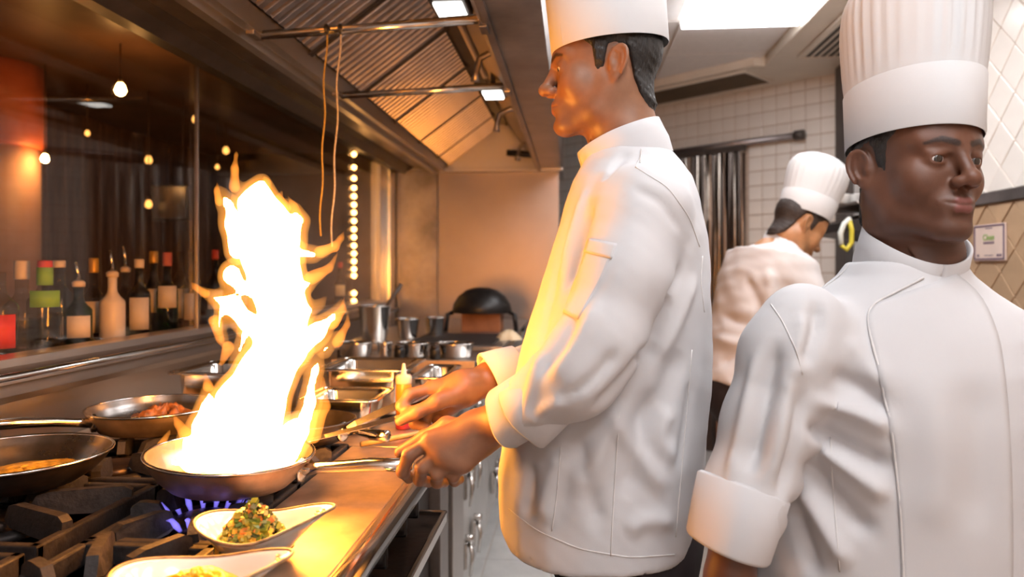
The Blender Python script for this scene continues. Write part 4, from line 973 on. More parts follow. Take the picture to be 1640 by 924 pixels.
def eyes(parent, R, c, s, look=(0, 1, 0)):
    lk = Vector(look).normalized()
    for sx in (-1, 1):
        o = to_world([(sx*.032, .0725, .002)], R, c, s)[0]; Rm = Matrix([list(map(float, r)) for r in R]); d = Rm @ lk
        m = MB(); r = .0131*s
        prof = [(r*math.sin(a), -r*math.cos(a)) for a in [math.pi*k/16 for k in range(17)]]
        m.lathe(prof, o, 24, rot=rot_to(d), cap0=False, cap1=False); e = m.build('eyeball', 'eye_white', parent)
        m = MB(); prof = [(.0067*s*math.cos(a), r*.872+.0022*s*math.sin(a)) for a in [math.pi/2*k/6 for k in range(7)]]
        m.lathe(prof, o, 24, rot=rot_to(d), cap0=False, cap1=False); m.build('iris', 'eye_iris', e)
def np_normals(v, q):
    a = np.cross(v[q[:, 2]]-v[q[:, 0]], v[q[:, 3]]-v[q[:, 1]]); n = np.zeros_like(v)
    for k in range(4): np.add.at(n, q[:, k], a)
    return n/np.maximum(np.linalg.norm(n, axis=1), 1e-9)[:, None]
class Surf:
    """casts photograph pixels onto a built surface so folds, seams and pockets lie on it"""
    def __init__(s, v, q): s.bvh = BVHTree.FromPolygons(v.tolist(), q.tolist()); s.o = Vector((0, 0, CAM_Z))
    def hit(s, px, py):
        d = (at(px, py, y=1.0)-s.o).normalized(); r = s.bvh.ray_cast(s.o, d)
        if r[0] is None:
            r = s.bvh.find_nearest(at(px, py, y=1.2))
        return r[0], r[1]
def resample(pts, n):
    pts = np.array(pts, float); L = np.r_[0, np.cumsum(np.linalg.norm(np.diff(pts, axis=0), axis=1))]
    # smooth (Catmull-Rom like) interpolation through a fine linear walk
    t = np.linspace(0, L[-1], n); out = np.stack([np.interp(t, L, pts[:, k]) for k in range(pts.shape[1])], 1)
    for _ in range(2): out[1:-1] = (out[:-2]+2*out[1:-1]+out[2:])/4
    return out
def sculpt(v, q, strokes):
    """push soft ridges (+) and valleys (-) into cloth along strokes"""
    sf = Surf(v, q); n = np_normals(v, q); off = np.zeros(len(v), np.float32)
    for pts, width, amp in strokes:
        P = np.array([list(sf.hit(*p)[0]) for p in resample(pts, max(5, len(pts)*3))], np.float32)
        lo = P.min(0)-3*width; hi = P.max(0)+3*width; ix = np.where(((v > lo) & (v < hi)).all(1))[0]
        if len(ix) == 0: continue
        d = np.full(len(ix), 9., np.float32); tt = np.zeros(len(ix), np.float32); K = len(P)-1
        for i in range(K):
            ab = P[i+1]-P[i]; t = np.clip(((v[ix]-P[i])@ab)/max(float(ab@ab), 1e-9), 0, 1); e = np.linalg.norm(v[ix]-P[i]-t[:, None]*ab, axis=1)
            b = e < d; d = np.where(b, e, d); tt = np.where(b, (i+t)/K, tt)
        fade = np.clip(np.minimum(tt, 1-tt)*5+.12, 0, 1)
        off[ix] += 1.3*amp*fade*np.exp(-(d/width)**2)
    return (v+n*off[:, None]).astype(np.float32)
def seam(name, parent, sf, pts, r=.0011, material='cloth_seam', off=.0004, n=None):
    P = []
    for p in resample(pts, n or max(6, len(pts)*6)):
        h, nn = sf.hit(*p); P.append(h+nn*off)
    P2 = [P[0]]+[(P[i-1]+P[i]*2+P[i+1])/4 for i in range(1, len(P)-1)]+[P[-1]]
    m = MB(); m.tube(P2, r, 6); return m.build(name, material, parent)
def patch(name, parent, sf, left, right, th=.0028, material='cloth_white', nu=12, nv=18):
    """a sewn-on piece between two pixel polylines"""
    Lp = resample(left, nv); Rp = resample(right, nv); V = []; Nn = []
    for j in range(nv):
        for i in range(nu):
            u = i/(nu-1); h, n = sf.hit(*(Lp[j]*(1-u)+Rp[j]*u)); V.append(h); Nn.append(n)
    m = MB(); vs = [V[k]+Nn[k]*th for k in range(nu*nv)]+[V[k]-Nn[k]*.002 for k in range(nu*nv)]; N_ = nu*nv
    fs = [(j*nu+i, j*nu+i+1, (j+1)*nu+i+1, (j+1)*nu+i) for j in range(nv-1) for i in range(nu-1)]
    bd = [(0, i) for i in range(nu)]+[(j, nu-1) for j in range(1, nv)]+[(nv-1, i) for i in range(nu-2, -1, -1)]+[(j, 0) for j in range(nv-2, 0, -1)]
    bi = [j*nu+i for j, i in bd]; fs += [(bi[k], bi[(k+1) % len(bi)], N_+bi[(k+1) % len(bi)], N_+bi[k]) for k in range(len(bi))]
    m.add(vs, fs, True); return m.build(name, material, parent)
def torso_f(q, Z, CX, CY, AX, AY, ex=2.3):
    """upright garment from stacked rounded cross sections (q: right, front, height)"""
    z = q[:, 2]; cx = np.interp(z, Z, CX); cy = np.interp(z, Z, CY); ax = np.interp(z, Z, AX); ay = np.interp(z, Z, AY)
    k = (np.abs((q[:, 0]-cx)/ax)**ex+np.abs((q[:, 1]-cy)/ay)**ex)**(1/ex)
    d = (k-1)*np.minimum(ax, ay)*.92
    return np.maximum(d, np.maximum(z-Z[-1], Z[0]-z))
def hat(name, parent, c, R, rx, ry, prof, pleats=0, amp=.0, seg=120, lean=(0, 0), band=None):
    """chef hat: prof is a list of (scale, height); pleated above the band height"""
    Rm = Matrix([list(map(float, r)) for r in R]); m = MB(); vs = []; c = Vector(c)
    P = resample(prof, 46)
    for s, z in P:
        for k in range(seg):
            a = 2*math.pi*k/seg; pl = 1.0
            if band is not None and z > band+.004: pl = 1+amp*min(1, (z-band)/.03)*(abs(math.sin(a*pleats/2+.4*math.sin(3*a)))-.5)*(.6+.4*math.sin(5*a+1))
            zz = max(0, z-(band or .08)); vs.append(Rm @ Vector((rx*s*pl*math.cos(a)+lean[0]*zz, ry*s*pl*math.sin(a)+lean[1]*zz, z))+c)
    n = len(P); fs = [(i*seg+k, i*seg+(k+1) % seg, (i+1)*seg+(k+1) % seg, (i+1)*seg+k) for i in range(n-1) for k in range(seg)]+[tuple(range((n-1)*seg, n*seg))]
    m.add(vs, fs, True); h = m.build(name, 'hat_white', parent)
    if band is not None:
        m = MB(); vs = []; rings = [(1.012, -.002), (1.022, .0), (1.022, band), (1.012, band+.002)]
        for s, z in rings:
            sc = np.interp(max(z, 0), P[:, 1], P[:, 0])
            for k in range(seg): a = 2*math.pi*k/seg; vs.append(Rm @ Vector((rx*s*sc*math.cos(a), ry*s*sc*math.sin(a), z))+c)
        m.add(vs, [(i*seg+k, i*seg+(k+1) % seg, (i+1)*seg+(k+1) % seg, (i+1)*seg+k) for i in range(3) for k in range(seg)], True); m.build('hat_band', 'hat_white', h)
        m = MB(); a = [Rm @ Vector((rx*1.024*math.cos(2.2), ry*1.024*math.sin(2.2), z))+c for z in (.0, band*.5, band)]; m.tube(a, .0008, 6); m.build('band_seam', 'cloth_seam', h)
    return h
def cuff(name, parent, a, b, r0, r1, th=.006, seed=0, seg=48, wob=.06):
    """rolled-up sleeve end: a thick flared band, open at the far end"""
    a = Vector(a); b = Vector(b); ax = (b-a); L = ax.length; R = rot_to(ax); m = MB(); vs = []; rg = random.Random(seed); ph = [rg.uniform(0, 6.28) for _ in range(5)]
    prof = [(r0-th*1.2, .05*L), (r0+th*.2, -.02*L), (r0+th, .03*L), (r0*.45+r1*.55+th*1.1, .5*L), (r1+th, .96*L), (r1+th*.6, 1.0*L), (r1-th*.2, .99*L), (r1-th*.6, .93*L), (r1*.85, .6*L), (r1*.75, .3*L)]
    for r, z in prof:
        for k in range(seg):
            t = 2*math.pi*k/seg; w_ = 1+wob*(math.sin(2*t+ph[0])*.5+.35*math.sin(3*t+ph[1])+.2*math.sin(5*t+ph[2]+z*20)); zz = z+.10*L*math.sin(t+ph[3])*(z/L)
            vs.append(R @ Vector((r*w_*math.cos(t), r*w_*math.sin(t), zz))+a)
    n = len(prof); m.add(vs, [(i*seg+k, i*seg+(k+1) % seg, (i+1)*seg+(k+1) % seg, (i+1)*seg+k) for i in range(n-1) for k in range(seg)], True)
    return m.build(name, 'cloth_white', parent)
def collar(name, parent, c, R, rx, ry, h, a0, a1, th=.0035, dip=.0, n=60, lean=.0):
    """stand collar: a strip around the neck from angle a0 to a1 (degrees, 90 = front)"""
    Rm = Matrix([list(map(float, r)) for r in R]); c = Vector(c); vs = []
    rows = [(-.03, 0, .97), (0, 0, 1.0), (h*.5, 0, .97), (h, 0, .955), (h+.001, -th*.5, .95), (h, -th, .945), (h*.5, -th, .96), (-.03, -th, .95)]
    for z, o, s in rows:
        for k in range(n):
            a = math.radians(a0+(a1-a0)*k/(n-1)); fr = max(0, math.sin(a)); zz = z-dip*fr*fr*(1 if z > 0 else .85)
            vs.append(Rm @ Vector(((rx*s+o)*math.cos(a), (ry*s+o)*math.sin(a)+lean*z, zz))+c)
    m = MB(); K = len(rows); fs = [(i*n+k, i*n+k+1, (i+1)*n+k+1, (i+1)*n+k) for i in range(K-1) for k in range(n-1)]
    fs += [tuple(i*n for i in range(K)), tuple(i*n+n-1 for i in range(K))[::-1]]
    m.add(vs, fs, True); return m.build(name, 'cloth_white', parent)
# ------------------------------------------------------------------ people: the three chefs
def A(px, py, y): p = at(px, py, y=y); return (p.x, p.y, p.z)
def hand_f(p, wrist, knucks, fingers, rp=.021, thumb=None, kk=.012):
    """palm as webbed cones from the wrist to each knuckle, then jointed fingers"""
    d = None
    for i, k in enumerate(knucks):
        e = cone(p, wrist, k, rp+.004, rp*.78); d = e if d is None else smin(d, e, .022)
    for f, r in fingers:
        e = chain(p, f, r, .006); d = smin(d, e, .005)
    if thumb is not None: d = smin(d, chain(p, thumb[0], thumb[1], .008), kk)
    return d
def person(label, base, skin, parts, colf, group):
    v, q = merge_meshes(parts); o = link('person', np_mesh('person', v, q, colf(v)), skin)
    tag(o, label, 'person', group); return o
# ---- chef 1: facing left over the pan -------------------------------------------------
Y1 = 1.34
H1F = Vector((-1, -.03, 0)); H1R = frame(H1F, math.radians(2)); H1S = .965
ear_l = F32(0, .1225, -.0295)*H1S; e_w = np.array(A(863, 146, 1.335), np.float32); H1C = tuple(e_w-ear_l@H1R.T)
neck1 = A(1012, 262, Y1)
lw = A(768, 692, 1.175); rw = A(742, 622, 1.40)
lel = A(925, 600, 1.10); rel = A(900, 600, 1.60)
LF = [  # left hand closed on the pan handle: index, middle, ring, little
    ([A(690, 706, 1.158), A(655, 728, 1.150), A(645, 755, 1.163), A(655, 766, 1.185)], [.0120, .0112, .0102, .0092]),
    ([A(706, 722, 1.150), A(676, 748, 1.146), A(672, 768, 1.166), A(686, 772, 1.190)], [.0122, .0112, .0102, .0092]),
    ([A(722, 734, 1.148), A(700, 758, 1.147), A(700, 772, 1.168), A(712, 772, 1.190)], [.0118, .0108, .0098, .0088]),
    ([A(742, 740, 1.150), A(726, 762, 1.152), A(728, 770, 1.170), A(736, 768, 1.186)], [.0108, .0098, .0088, .0080])]
LT = ([A(752, 688, 1.190), A(716, 682, 1.212), A(680, 700, 1.218), A(640, 724, 1.212)], [.0190, .0155, .0118, .0095])
RF = [
    ([A(694, 622, 1.385), A(656, 632, 1.360), A(643, 650, 1.345), A(658, 660, 1.340)], [.0128, .0118, .0108, .0098]),
    ([A(698, 634, 1.400), A(668, 652, 1.380), A(664, 678, 1.370), A(684, 684, 1.365)], [.0128, .0116, .0106, .0096]),
    ([A(706, 646, 1.410), A(682, 664, 1.398), A(682, 688, 1.388), A(700, 690, 1.380)], [.0120, .0110, .0100, .0092]),
    ([A(718, 652, 1.415), A(700, 672, 1.408), A(704, 690, 1.398), A(718, 690, 1.390)], [.0108, .0098, .0090, .0084])]
RT = ([A(726, 634, 1.370), A(700, 644, 1.342), A(668, 660, 1.330), A(641, 674, 1.328)], [.0190, .0150, .0122, .0100])
def lhand1(p):
    d = hand_f(p, lw, [f[0][0] for f in LF], LF, .023, LT)
    d = smin(d, chain(p, [A(755, 700, 1.172), A(722, 726, 1.166)], [.030, .024], .01), .02)
    return smin(d, chain(p, [lw, A(810, 672, 1.155), lel], [.0265, .034, .044], .02), .02)
def rhand1(p):
    d = hand_f(p, rw, [f[0][0] for f in RF], RF, .022, RT)
    return smin(d, chain(p, [rw, A(790, 606, 1.44), rel], [.027, .034, .044], .02), .02)
def head1(p):
    d = head_f(to_local(p, H1R, H1C, H1S), lid=.0044)*H1S
    nk = to_world([(0, -.028, -.055), (0, -.020, -.09)], H1R, H1C, H1S)
    d = smin(d, cone(p, nk[0], neck1, .058, .064), .03)
    return smin(d, cone(p, nk[1], neck1, .042, .060), .03)
SH1L = A(1022, 330, 1.165); SH1R = A(1005, 330, 1.53)
def inner1(p):
    d = chain(p, [neck1, (.10, Y1, 1.30), (.06, Y1, 1.0), (.06, Y1, .86)], [.055, .10, .11, .12], .05)
    for s, e, w_ in ((SH1L, lel, lw), (SH1R, rel, rw)): d = smin(d, chain(p, [(.11, Y1, 1.38), s, e], [.07, .045, .036], .03), .04)
    for yy in (-.09, .09): d = smin(d, chain(p, [(.08, Y1+yy*.6, .9), (.10, Y1+yy, .5), (.12, Y1+yy, .1)], [.09, .055, .04], .03), .04)
    return d
def bbx(pts, m): a = np.array(pts); return a.min(0)-m, a.max(0)+m
hp = to_world([(-.1, -.13, -.17), (.1, .14, .14), (-.1, .14, -.17), (.1, -.13, .14)], H1R, H1C, H1S)
lo, hi = bbx(list(hp)+[(neck1[0], neck1[1], neck1[2]+.0)], .03); head_part = sdf_mesh(head1, lo, hi, .0023)
lo, hi = bbx([x for f in LF+[LT] for x in f[0]]+[lw, lel], .05); lh = sdf_mesh(lhand1, lo, hi, .0025)
lo, hi = bbx([x for f in RF+[RT] for x in f[0]]+[rw, rel], .05); rh = sdf_mesh(rhand1, lo, hi, .0025)
inn = sdf_mesh(inner1, (-.15, .9, .03), (.35, 1.75, 1.6), .012)
def col1(v):
    c = head_cols(to_local(v, H1R, H1C, H1S)); c[np.linalg.norm(v-F32(*H1C), axis=1) > .2] = 0; return c
chef1 = person('chef in profile wearing white jacket and hat, holding the flaming pan', None, 'skin_brown', [head_part, lh, rh, inn], col1, 'kitchen chefs')
eyes(chef1, H1R, H1C, H1S, (0, 1, -.35))
hlo, hhi = bbx(list(to_world([(-.1, -.14, -.1), (.1, .1, .14), (-.1, .1, -.1), (.1, -.14, .14)], H1R, H1C, H1S)), .02)
v, q = sdf_mesh(lambda p: hair_f(to_local(p, H1R, H1C, H1S), .0085)*H1S, hlo, hhi, .0028); link('hair', np_mesh('hair', v, q), 'hair_black', chef1)
hat('chef_hat', chef1, to_world([(0, -.016, .046)], H1R, H1C, H1S)[0], frame(H1F, math.radians(5)), .087, .106, [(1.0, 0), (1.005, .03), (1.01, .09), (1.03, .12), (1.05, .15), (1.02, .175), (.8, .195), (.3, .20)], 30, .03, band=.10)
# jacket: cross sections read off the side view
prof1 = [(912, 862, 1086), (880, 830, 1096), (830, 806, 1110), (750, 800, 1122), (650, 815, 1130), (550, 838, 1135), (450, 868, 1133), (380, 892, 1126), (330, 906, 1116), (290, 918, 1106), (266, 930, 1092), (246, 940, 1076)]
Z, CX, CY, AX, AY = [], [], [], [], []
AXs = [.222, .225, .222, .215, .208, .205, .208, .212, .196, .150, .100, .080]
for (py, f_, b_), ax in zip(prof1, AXs):
    a = at(f_, py, y=Y1); b = at(b_, py, y=Y1); Z.append(a.z); CX.append(0); CY.append(-(a.x+b.x)/2); AX.append(ax); AY.append((b.x-a.x)/2)
CUFL0, CUFL1 = A(872, 640, 1.125), A(806, 676, 1.155)
def jack1(p):
    q = np.stack([p[:, 1]-Y1, -p[:, 0], p[:, 2]], 1)
    d = torso_f(q, Z, CX, CY, AX, AY)
    back = np.stack([p[:, 0], p[:, 1], p[:, 2]], 1)
    sl = chain(p, [A(1030, 335, 1.175), A(1002, 440, 1.135), A(962, 545, 1.105), A(925, 598, 1.10), A(858, 645, 1.128)], [.072, .066, .062, .061, .054], .03)
    kk = np.interp(p[:, 2], [1.32, 1.45], [.008, .03])
    d = smin(d, sl, kk)
    sr = chain(p, [A(1000, 335, 1.52), A(920, 520, 1.58), A(880, 585, 1.58), A(800, 600, 1.45)], [.07, .062, .058, .046], .03)
    d = smin(d, sr, kk)
    d = d+.0022*vnoise(p*np.array([1.2, 1.2, .6], np.float32), 22, 8)+.0010*vnoise(p, 48, 9)
    hem = .845+.006*np.sin(p[:, 0]*9)
    d = smax(d, hem-p[:, 2], .006)
    inside = torso_f(q, Z, CX, CY, [a-.010 for a in AX], [a-.010 for a in AY])
    d = np.maximum(d, -np.maximum(inside, p[:, 2]-.93))
    # neck opening
    d = smax(d, -cone(p, neck1, to_world([(0, -.02, -.06)], H1R, H1C, H1S)[0], .066, .062), .008)
    # sleeve openings
    d = smax(d, -cone(p, A(868, 642, 1.126), A(770, 690, 1.17), .046, .06), .004)
    return d
v, q = sdf_mesh(jack1, (-.28, .98, .72), (.42, 1.72, 1.62), .0055)
v = smooth_np(v, q, 1, .4)
folds = [  # (pixel polyline, width m, height m)
    ([(1000, 640), (960, 720), (925, 800)], .018, .010), ([(1040, 620), (1020, 720), (1000, 800)], .016, -.008), ([(980, 660), (1030, 740), (1070, 790)], .016, .008), ([(1090, 560), (1060, 640), (1010, 690)], .018, -.008),
    ([(1075, 650), (1050, 700), (1085, 740)], .014, .007), ([(1050, 545), (1000, 610), (950, 660)], .014, -.010), ([(900, 720), (880, 780), (870, 840)], .016, .008), ([(930, 700), (940, 770), (960, 850)], .014, -.007),
    ([(850, 740), (850, 790), (840, 830)], .013, -.006), ([(1095, 420), (1060, 500), (1035, 560)], .010, -.008), ([(1115, 440), (1085, 520), (1050, 580)], .012, .006),
    ([(950, 330), (925, 410), (905, 470)], .010, -.009), ([(940, 300), (912, 390), (890, 460)], .012, .006), ([(965, 290), (990, 260), (1010, 240)], .010, -.005), ([(905, 400), (880, 480), (865, 560)], .014, -.005),
    ([(1010, 300), (1060, 320), (1090, 370)], .010, -.004), ([(925, 500), (900, 560), (860, 600)], .012, -.006), ([(960, 480), (925, 550), (880, 610)], .012, .006), ([(990, 560), (950, 610), (900, 640)], .010, -.006),
    ([(905, 640), (870, 655), (850, 680)], .010, .006), ([(1000, 850), (1040, 830), (1080, 840)], .014, .006), ([(1110, 600), (1100, 680), (1085, 760)], .014, -.005), ([(870, 560), (850, 620), (835, 700)], .012, .006)]
v = sculpt(v, q, folds)
jk1 = link('jacket', np_mesh('jacket', v, q), 'cloth_white', chef1); S1 = Surf(v, q)
seam('side_seam', jk1, S1, [(992, 660), (985, 760), (978, 890)]); seam('back_seam', jk1, S1, [(1108, 560), (1098, 680), (1082, 860)])
seam('front_seam', jk1, S1, [(898, 715), (892, 790), (884, 850)])
seam('shoulder_seam', jk1, S1, [(1026, 222), (1028, 245), (1018, 268)]); seam('armhole_seam', jk1, S1, [(1018, 268), (1070, 300), (1105, 350), (1120, 395)])
seam('yoke_seam', jk1, S1, [(1125, 410), (1122, 450), (1128, 500)]); seam('hem_stitch', jk1, S1, [(815, 815), (860, 850), (930, 880), (1010, 893), (1080, 888)])
pk = patch('sleeve_pocket', jk1, S1, [(946, 385), (925, 440), (902, 500)], [(986, 393), (962, 450), (926, 512)], .0018)
patch('pocket_flap', jk1, S1, [(944, 383), (937, 404)], [(988, 391), (980, 415)], .0030, nv=6)
cuff('cuff', jk1, A(872, 632, 1.126), A(806, 672, 1.155), .048, .049, .004, 3, wob=.12)
cuff('cuff', jk1, A(880, 634, 1.120), A(838, 668, 1.135), .050, .054, .004, 8, wob=.14)
cuff('cuff', jk1, A(832, 592, 1.46), A(783, 608, 1.435), .045, .050, .005, 5, wob=.06)
collar('collar', jk1, A(1000, 246, Y1), frame((-1, 0, 0), math.radians(21)), .078, .086, .037, 100, 440, dip=.006)
def trous(p, hipc, lat, legs, w=1.0):
    d = None
    for hip, knee, foot in legs:
        e = chain(p, [hip, knee, foot], [.105*w, .085*w, .07*w], .05); d = e if d is None else smin(d, e, .05)
    e = ell(p, hipc, lat); d = smin(d, e, .05)
    d = d+.003*vnoise(p*np.array([1, 1, .5], np.float32), 20, 12)
    return np.maximum(d, .045-p[:, 2])
def shoe(parent, c, front, s=1.0):
    f = Vector(front).normalized(); r = f.cross(Vector((0, 0, 1))); m = MB(); vs = []; K = 28
    R = Matrix((r, f, Vector((0, 0, 1)))).transposed()
    for z, k, yo in ((0, 1.0, 0), (.02, 1.03, 0), (.045, .96, -.004), (.07, .78, -.03), (.10, .55, -.065)):
        for i in range(K):
            a = 2*math.pi*i/K; vs.append(R @ Vector((.048*k*math.cos(a), (.135 if k > .9 else .135*k*.8)*math.sin(a)+.05+yo, z))*s+Vector(c))
    m.add(vs, [(i*K+k, i*K+(k+1) % K, (i+1)*K+(k+1) % K, (i+1)*K+k) for i in range(4) for k in range(K)]+[tuple(range(K))[::-1], tuple(range(4*K, 5*K))], True)
    return m.build('shoe', 'shoe_black', parent)
v, q = sdf_mesh(lambda p: trous(p, (.085, Y1, .86), (.15, .185, .14), [((.09, Y1-.10, .80), (.09, Y1-.11, .48), (.12, Y1-.12, .06)), ((.09, Y1+.10, .80), (.07, Y1+.11, .48), (.10, Y1+.12, .06))]), (-.2, 1.0, .0), (.4, 1.7, 1.05), .011)
link('trousers', np_mesh('trousers', v, q), 'trousers_black', chef1)
shoe(chef1, (.14, Y1-.12, 0), (-1, 0, 0)); shoe(chef1, (.12, Y1+.12, 0), (-1, 0, 0))
# tongs in the upper hand
t = thing('tongs', 'long steel kitchen tongs held in the upper hand over the pan', 'tongs', A(575, 690, 1.30))
mat('tong_steel', (.72, .66, .6), .2, 1, noise=10, vary=.1)
def strip(pts, w_, th, name):
    m = MB(); vs = []; P = [Vector(p) for p in pts]
    for i, p in enumerate(P):
        d = (P[min(i+1, len(P)-1)]-P[max(i-1, 0)]).normalized(); s = d.cross(Vector((0, -.6, .8))).normalized(); u = s.cross(d).normalized(); w1 = w_[i]
        vs += [p+s*w1+u*th, p+s*w1-u*th, p-s*w1-u*th*.6, p-s*w1+u*th*.6]
    fs = [(i*4+k, i*4+(k+1) % 4, (i+1)*4+(k+1) % 4, (i+1)*4+k) for i in range(len(P)-1) for k in range(4)]+[(3, 2, 1, 0), tuple(range(4*len(P)-4, 4*len(P)))]
    m.add(vs, fs, False); return m.build(name, 'tong_steel', t)
strip([A(700, 628, 1.375), A(648, 645, 1.352), A(600, 665, 1.33), A(570, 678, 1.315), A(556, 686, 1.31)], [.008, .0095, .0085, .006, .004], .0016, 'upper_arm')
strip([A(700, 652, 1.365), A(640, 668, 1.338), A(580, 684, 1.30), A(520, 699, 1.27), A(492, 706, 1.25)], [.006, .0055, .005, .004, .003], .0016, 'lower_arm')
# ---- chef 2: near right, walking towards the camera ---------------------------------------
B2F = Vector((.16, -.985, 0)).normalized(); B2R = frame(B2F); B2C = (.525, 1.185, 0.)
H2R = frame((.275, -.961, 0), math.radians(0), math.radians(-2)); H2S = .985; H2C = A(1466, 270, 1.165)
neck2 = A(1458, 418, 1.195)
def W2(x, y, z): return tuple(to_world([(x, y, z)], B2R, B2C)[0])
def head2(p):
    d = head_f(to_local(p, H2R, H2C, H2S), 1.12, smile=1.0, lid=.0044)*H2S
    nk = to_world([(0, -.028, -.055), (0, -.012, -.095)], H2R, H2C, H2S)
    d = smin(d, cone(p, nk[0], neck2, .058, .064), .03)
    d = smin(d, cone(p, nk[1], tuple(np.array(neck2)+np.array(W2(0, .020, 0))-np.array(W2(0, 0, 0))), .042, .054), .03)
    return smin(d, cone(p, neck2, W2(0, -.01, 1.20), .062, .09), .03)
ra_e = A(1180, 840, 1.05); ra_w = A(1158, 1010, 1.02)
RF2 = [([A(1150+o, 1062, 1.02), A(1146+o, 1100, 1.01), A(1150+o, 1125, 1.02), A(1158+o, 1140, 1.03)], [.012, .011, .0105, .0095]) for o in (-16, 0, 15, 28)]
RT2 = ([A(1150, 1030, 1.0), A(1135, 1060, .99), A(1136, 1085, .99), A(1140, 1105, .995)], [.0175, .014, .012, .010])
def rhand2(p):
    d = hand_f(p, ra_w, [f[0][0] for f in RF2], RF2, .022, RT2)
    return smin(d, chain(p, [ra_w, A(1168, 930, 1.04), ra_e, A(1240, 640, 1.085)], [.026, .032, .037, .042], .02), .02)
def inner2(p):
    q = to_local(p, B2R, B2C)
    d = chain(q, [(0, 0, 1.24), (0, 0, 1.1), (0, 0, .9), (0, 0, .8)], [.09, .11, .11, .11], .05)
    for s in (-1, 1):
        d = smin(d, chain(q, [(0, 0, 1.20), (s*.15, 0, 1.22), (s*.20, -.01, 1.16)], [.06, .045, .04], .03), .04)
        d = smin(d, chain(q, [(s*.08, 0, .8), (s*.09, 0, .45), (s*.09, 0, .1)], [.08, .05, .04], .03), .04)
    d = smin(d, chain(p, [A(1262, 540, 1.09), A(1240, 640, 1.085)], [.045, .042], .02), .03)
    d = smin(d, chain(q, [(-.20, 0, 1.16), (-.26, -.02, .93), (-.26, .03, .70), (-.26, .06, .62)], [.045, .037, .026, .03], .02), .03)
    return d
lo, hi = bbx(list(to_world([(-.1, -.13, -.17), (.1, .14, .14), (-.1, .14, -.17), (.1, -.13, .14)], H2R, H2C, H2S))+[neck2, (neck2[0], neck2[1], neck2[2]-.06)], .04); hp2 = sdf_mesh(head2, lo, hi, .0022)
lo, hi = bbx([x for f in RF2+[RT2] for x in f[0]]+[ra_w, A(1240, 640, 1.085)], .05); rh2 = sdf_mesh(rhand2, lo, hi, .004)
inn2 = sdf_mesh(inner2, (.1, .75, .03), (.95, 1.5, 1.36), .012)
def col2(v):
    c = head_cols(to_local(v, H2R, H2C, H2S)); c[np.linalg.norm(v-F32(*H2C), axis=1) > .2] = 0; return c
chef2 = person('chef in white jacket and tall pleated hat striding past at the right edge', None, 'skin_deep', [hp2, rh2, inn2], col2, 'kitchen chefs')
eyes(chef2, H2R, H2C, H2S, (.1, 1, -.12))
hlo, hhi = bbx(list(to_world([(-.1, -.14, -.1), (.1, .1, .14), (-.1, .1, -.1), (.1, -.14, .14)], H2R, H2C, H2S)), .02)
v, q = sdf_mesh(lambda p: hair_f(to_local(p, H2R, H2C, H2S), .0035)*H2S, hlo, hhi, .003); link('hair', np_mesh('hair', v, q), 'hair_black', chef2)
hat('chef_hat', chef2, to_world([(0, -.011, .040)], H2R, H2C, H2S)[0], frame((.275, -.961, 0), math.radians(-6), math.radians(-5)), .083, .109, [(1.0, 0), (1.01, .03), (1.03, .08), (1.07, .13), (1.12, .19), (1.12, .225), (1.02, .255), (.7, .275), (.25, .28)], 34, .07, band=.088)
Z2 = [.66, .78, .90, 1.01, 1.11, 1.18, 1.225, 1.262, 1.292, 1.318, 1.340]
AX2 = [.255, .245, .232, .224, .222, .220, .208, .176, .130, .094, .078]; AY2 = [.180, .172, .164, .160, .155, .146, .134, .118, .100, .088, .080]; CY2 = [.0, .0, .005, .01, .012, .008, .0, -.006, -.010, -.012, -.012]
def jack2(p):
    q = to_local(p, B2R, B2C)
    d = torso_f(q, Z2, [0]*11, CY2, AX2, AY2); kk = np.interp(p[:, 2], [1.08, 1.22], [.008, .032])
    d = smin(d, chain(p, [A(1285, 522, 1.10), A(1264, 570, 1.092), A(1232, 680, 1.08), A(1196, 790, 1.062), A(1176, 850, 1.05)], [.062, .066, .063, .059, .054], .03), kk)
    d = smin(d, chain(q, [(-.20, 0, 1.18), (-.235, -.01, 1.08), (-.26, -.02, .93), (-.265, .01, .78)], [.066, .066, .064, .054], .03), kk)
    d = d+.0018*vnoise(p*np.array([1.2, 1.2, .6], np.float32), 24, 21)+.0008*vnoise(p, 50, 22)
    d = smax(d, .70-p[:, 2], .006)
    d = smax(d, -cone(p, neck2, tuple(np.array(neck2)+np.array((0, 0, .12))), .068, .070), .008)
    d = smax(d, -cone(p, A(1180, 840, 1.052), A(1155, 950, 1.03), .046, .054), .004)
    return d
v, q = sdf_mesh(jack2, (.03, .75, .64), (1.02, 1.56, 1.42), .0058); v = smooth_np(v, q, 1, .4)
folds = [([(1295, 640), (1360, 655), (1430, 690)], .013, .013), ([(1290, 680), (1350, 715), (1430, 750)], .013, -.013), ([(1300, 700), (1360, 750), (1425, 800)], .013, .012), ([(1290, 740), (1340, 800), (1400, 860)], .014, -.012),
    ([(1280, 770), (1320, 840), (1360, 910)], .014, .011), ([(1265, 800), (1290, 870), (1310, 924)], .014, -.010), ([(1330, 600), (1380, 620), (1425, 650)], .014, -.009), ([(1310, 480), (1305, 530), (1285, 590)], .010, -.010), ([(1290, 500), (1282, 560), (1275, 610)], .012, .006),
    ([(1245, 540), (1225, 650), (1200, 760)], .012, -.010), ([(1265, 580), (1250, 690), (1225, 780)], .012, .009), ([(1215, 560), (1190, 680), (1165, 780)], .010, .007), ([(1285, 620), (1270, 720), (1245, 800)], .010, -.008),
    ([(1350, 540), (1400, 600), (1430, 640)], .016, .006), ([(1480, 600), (1500, 720), (1490, 850)], .025, .006), ([(1560, 600), (1570, 720), (1560, 850)], .025, -.006)]
v = sculpt(v, q, folds)
jk2 = link('jacket', np_mesh('jacket', v, q), 'cloth_white', chef2); S2 = Surf(v, q)
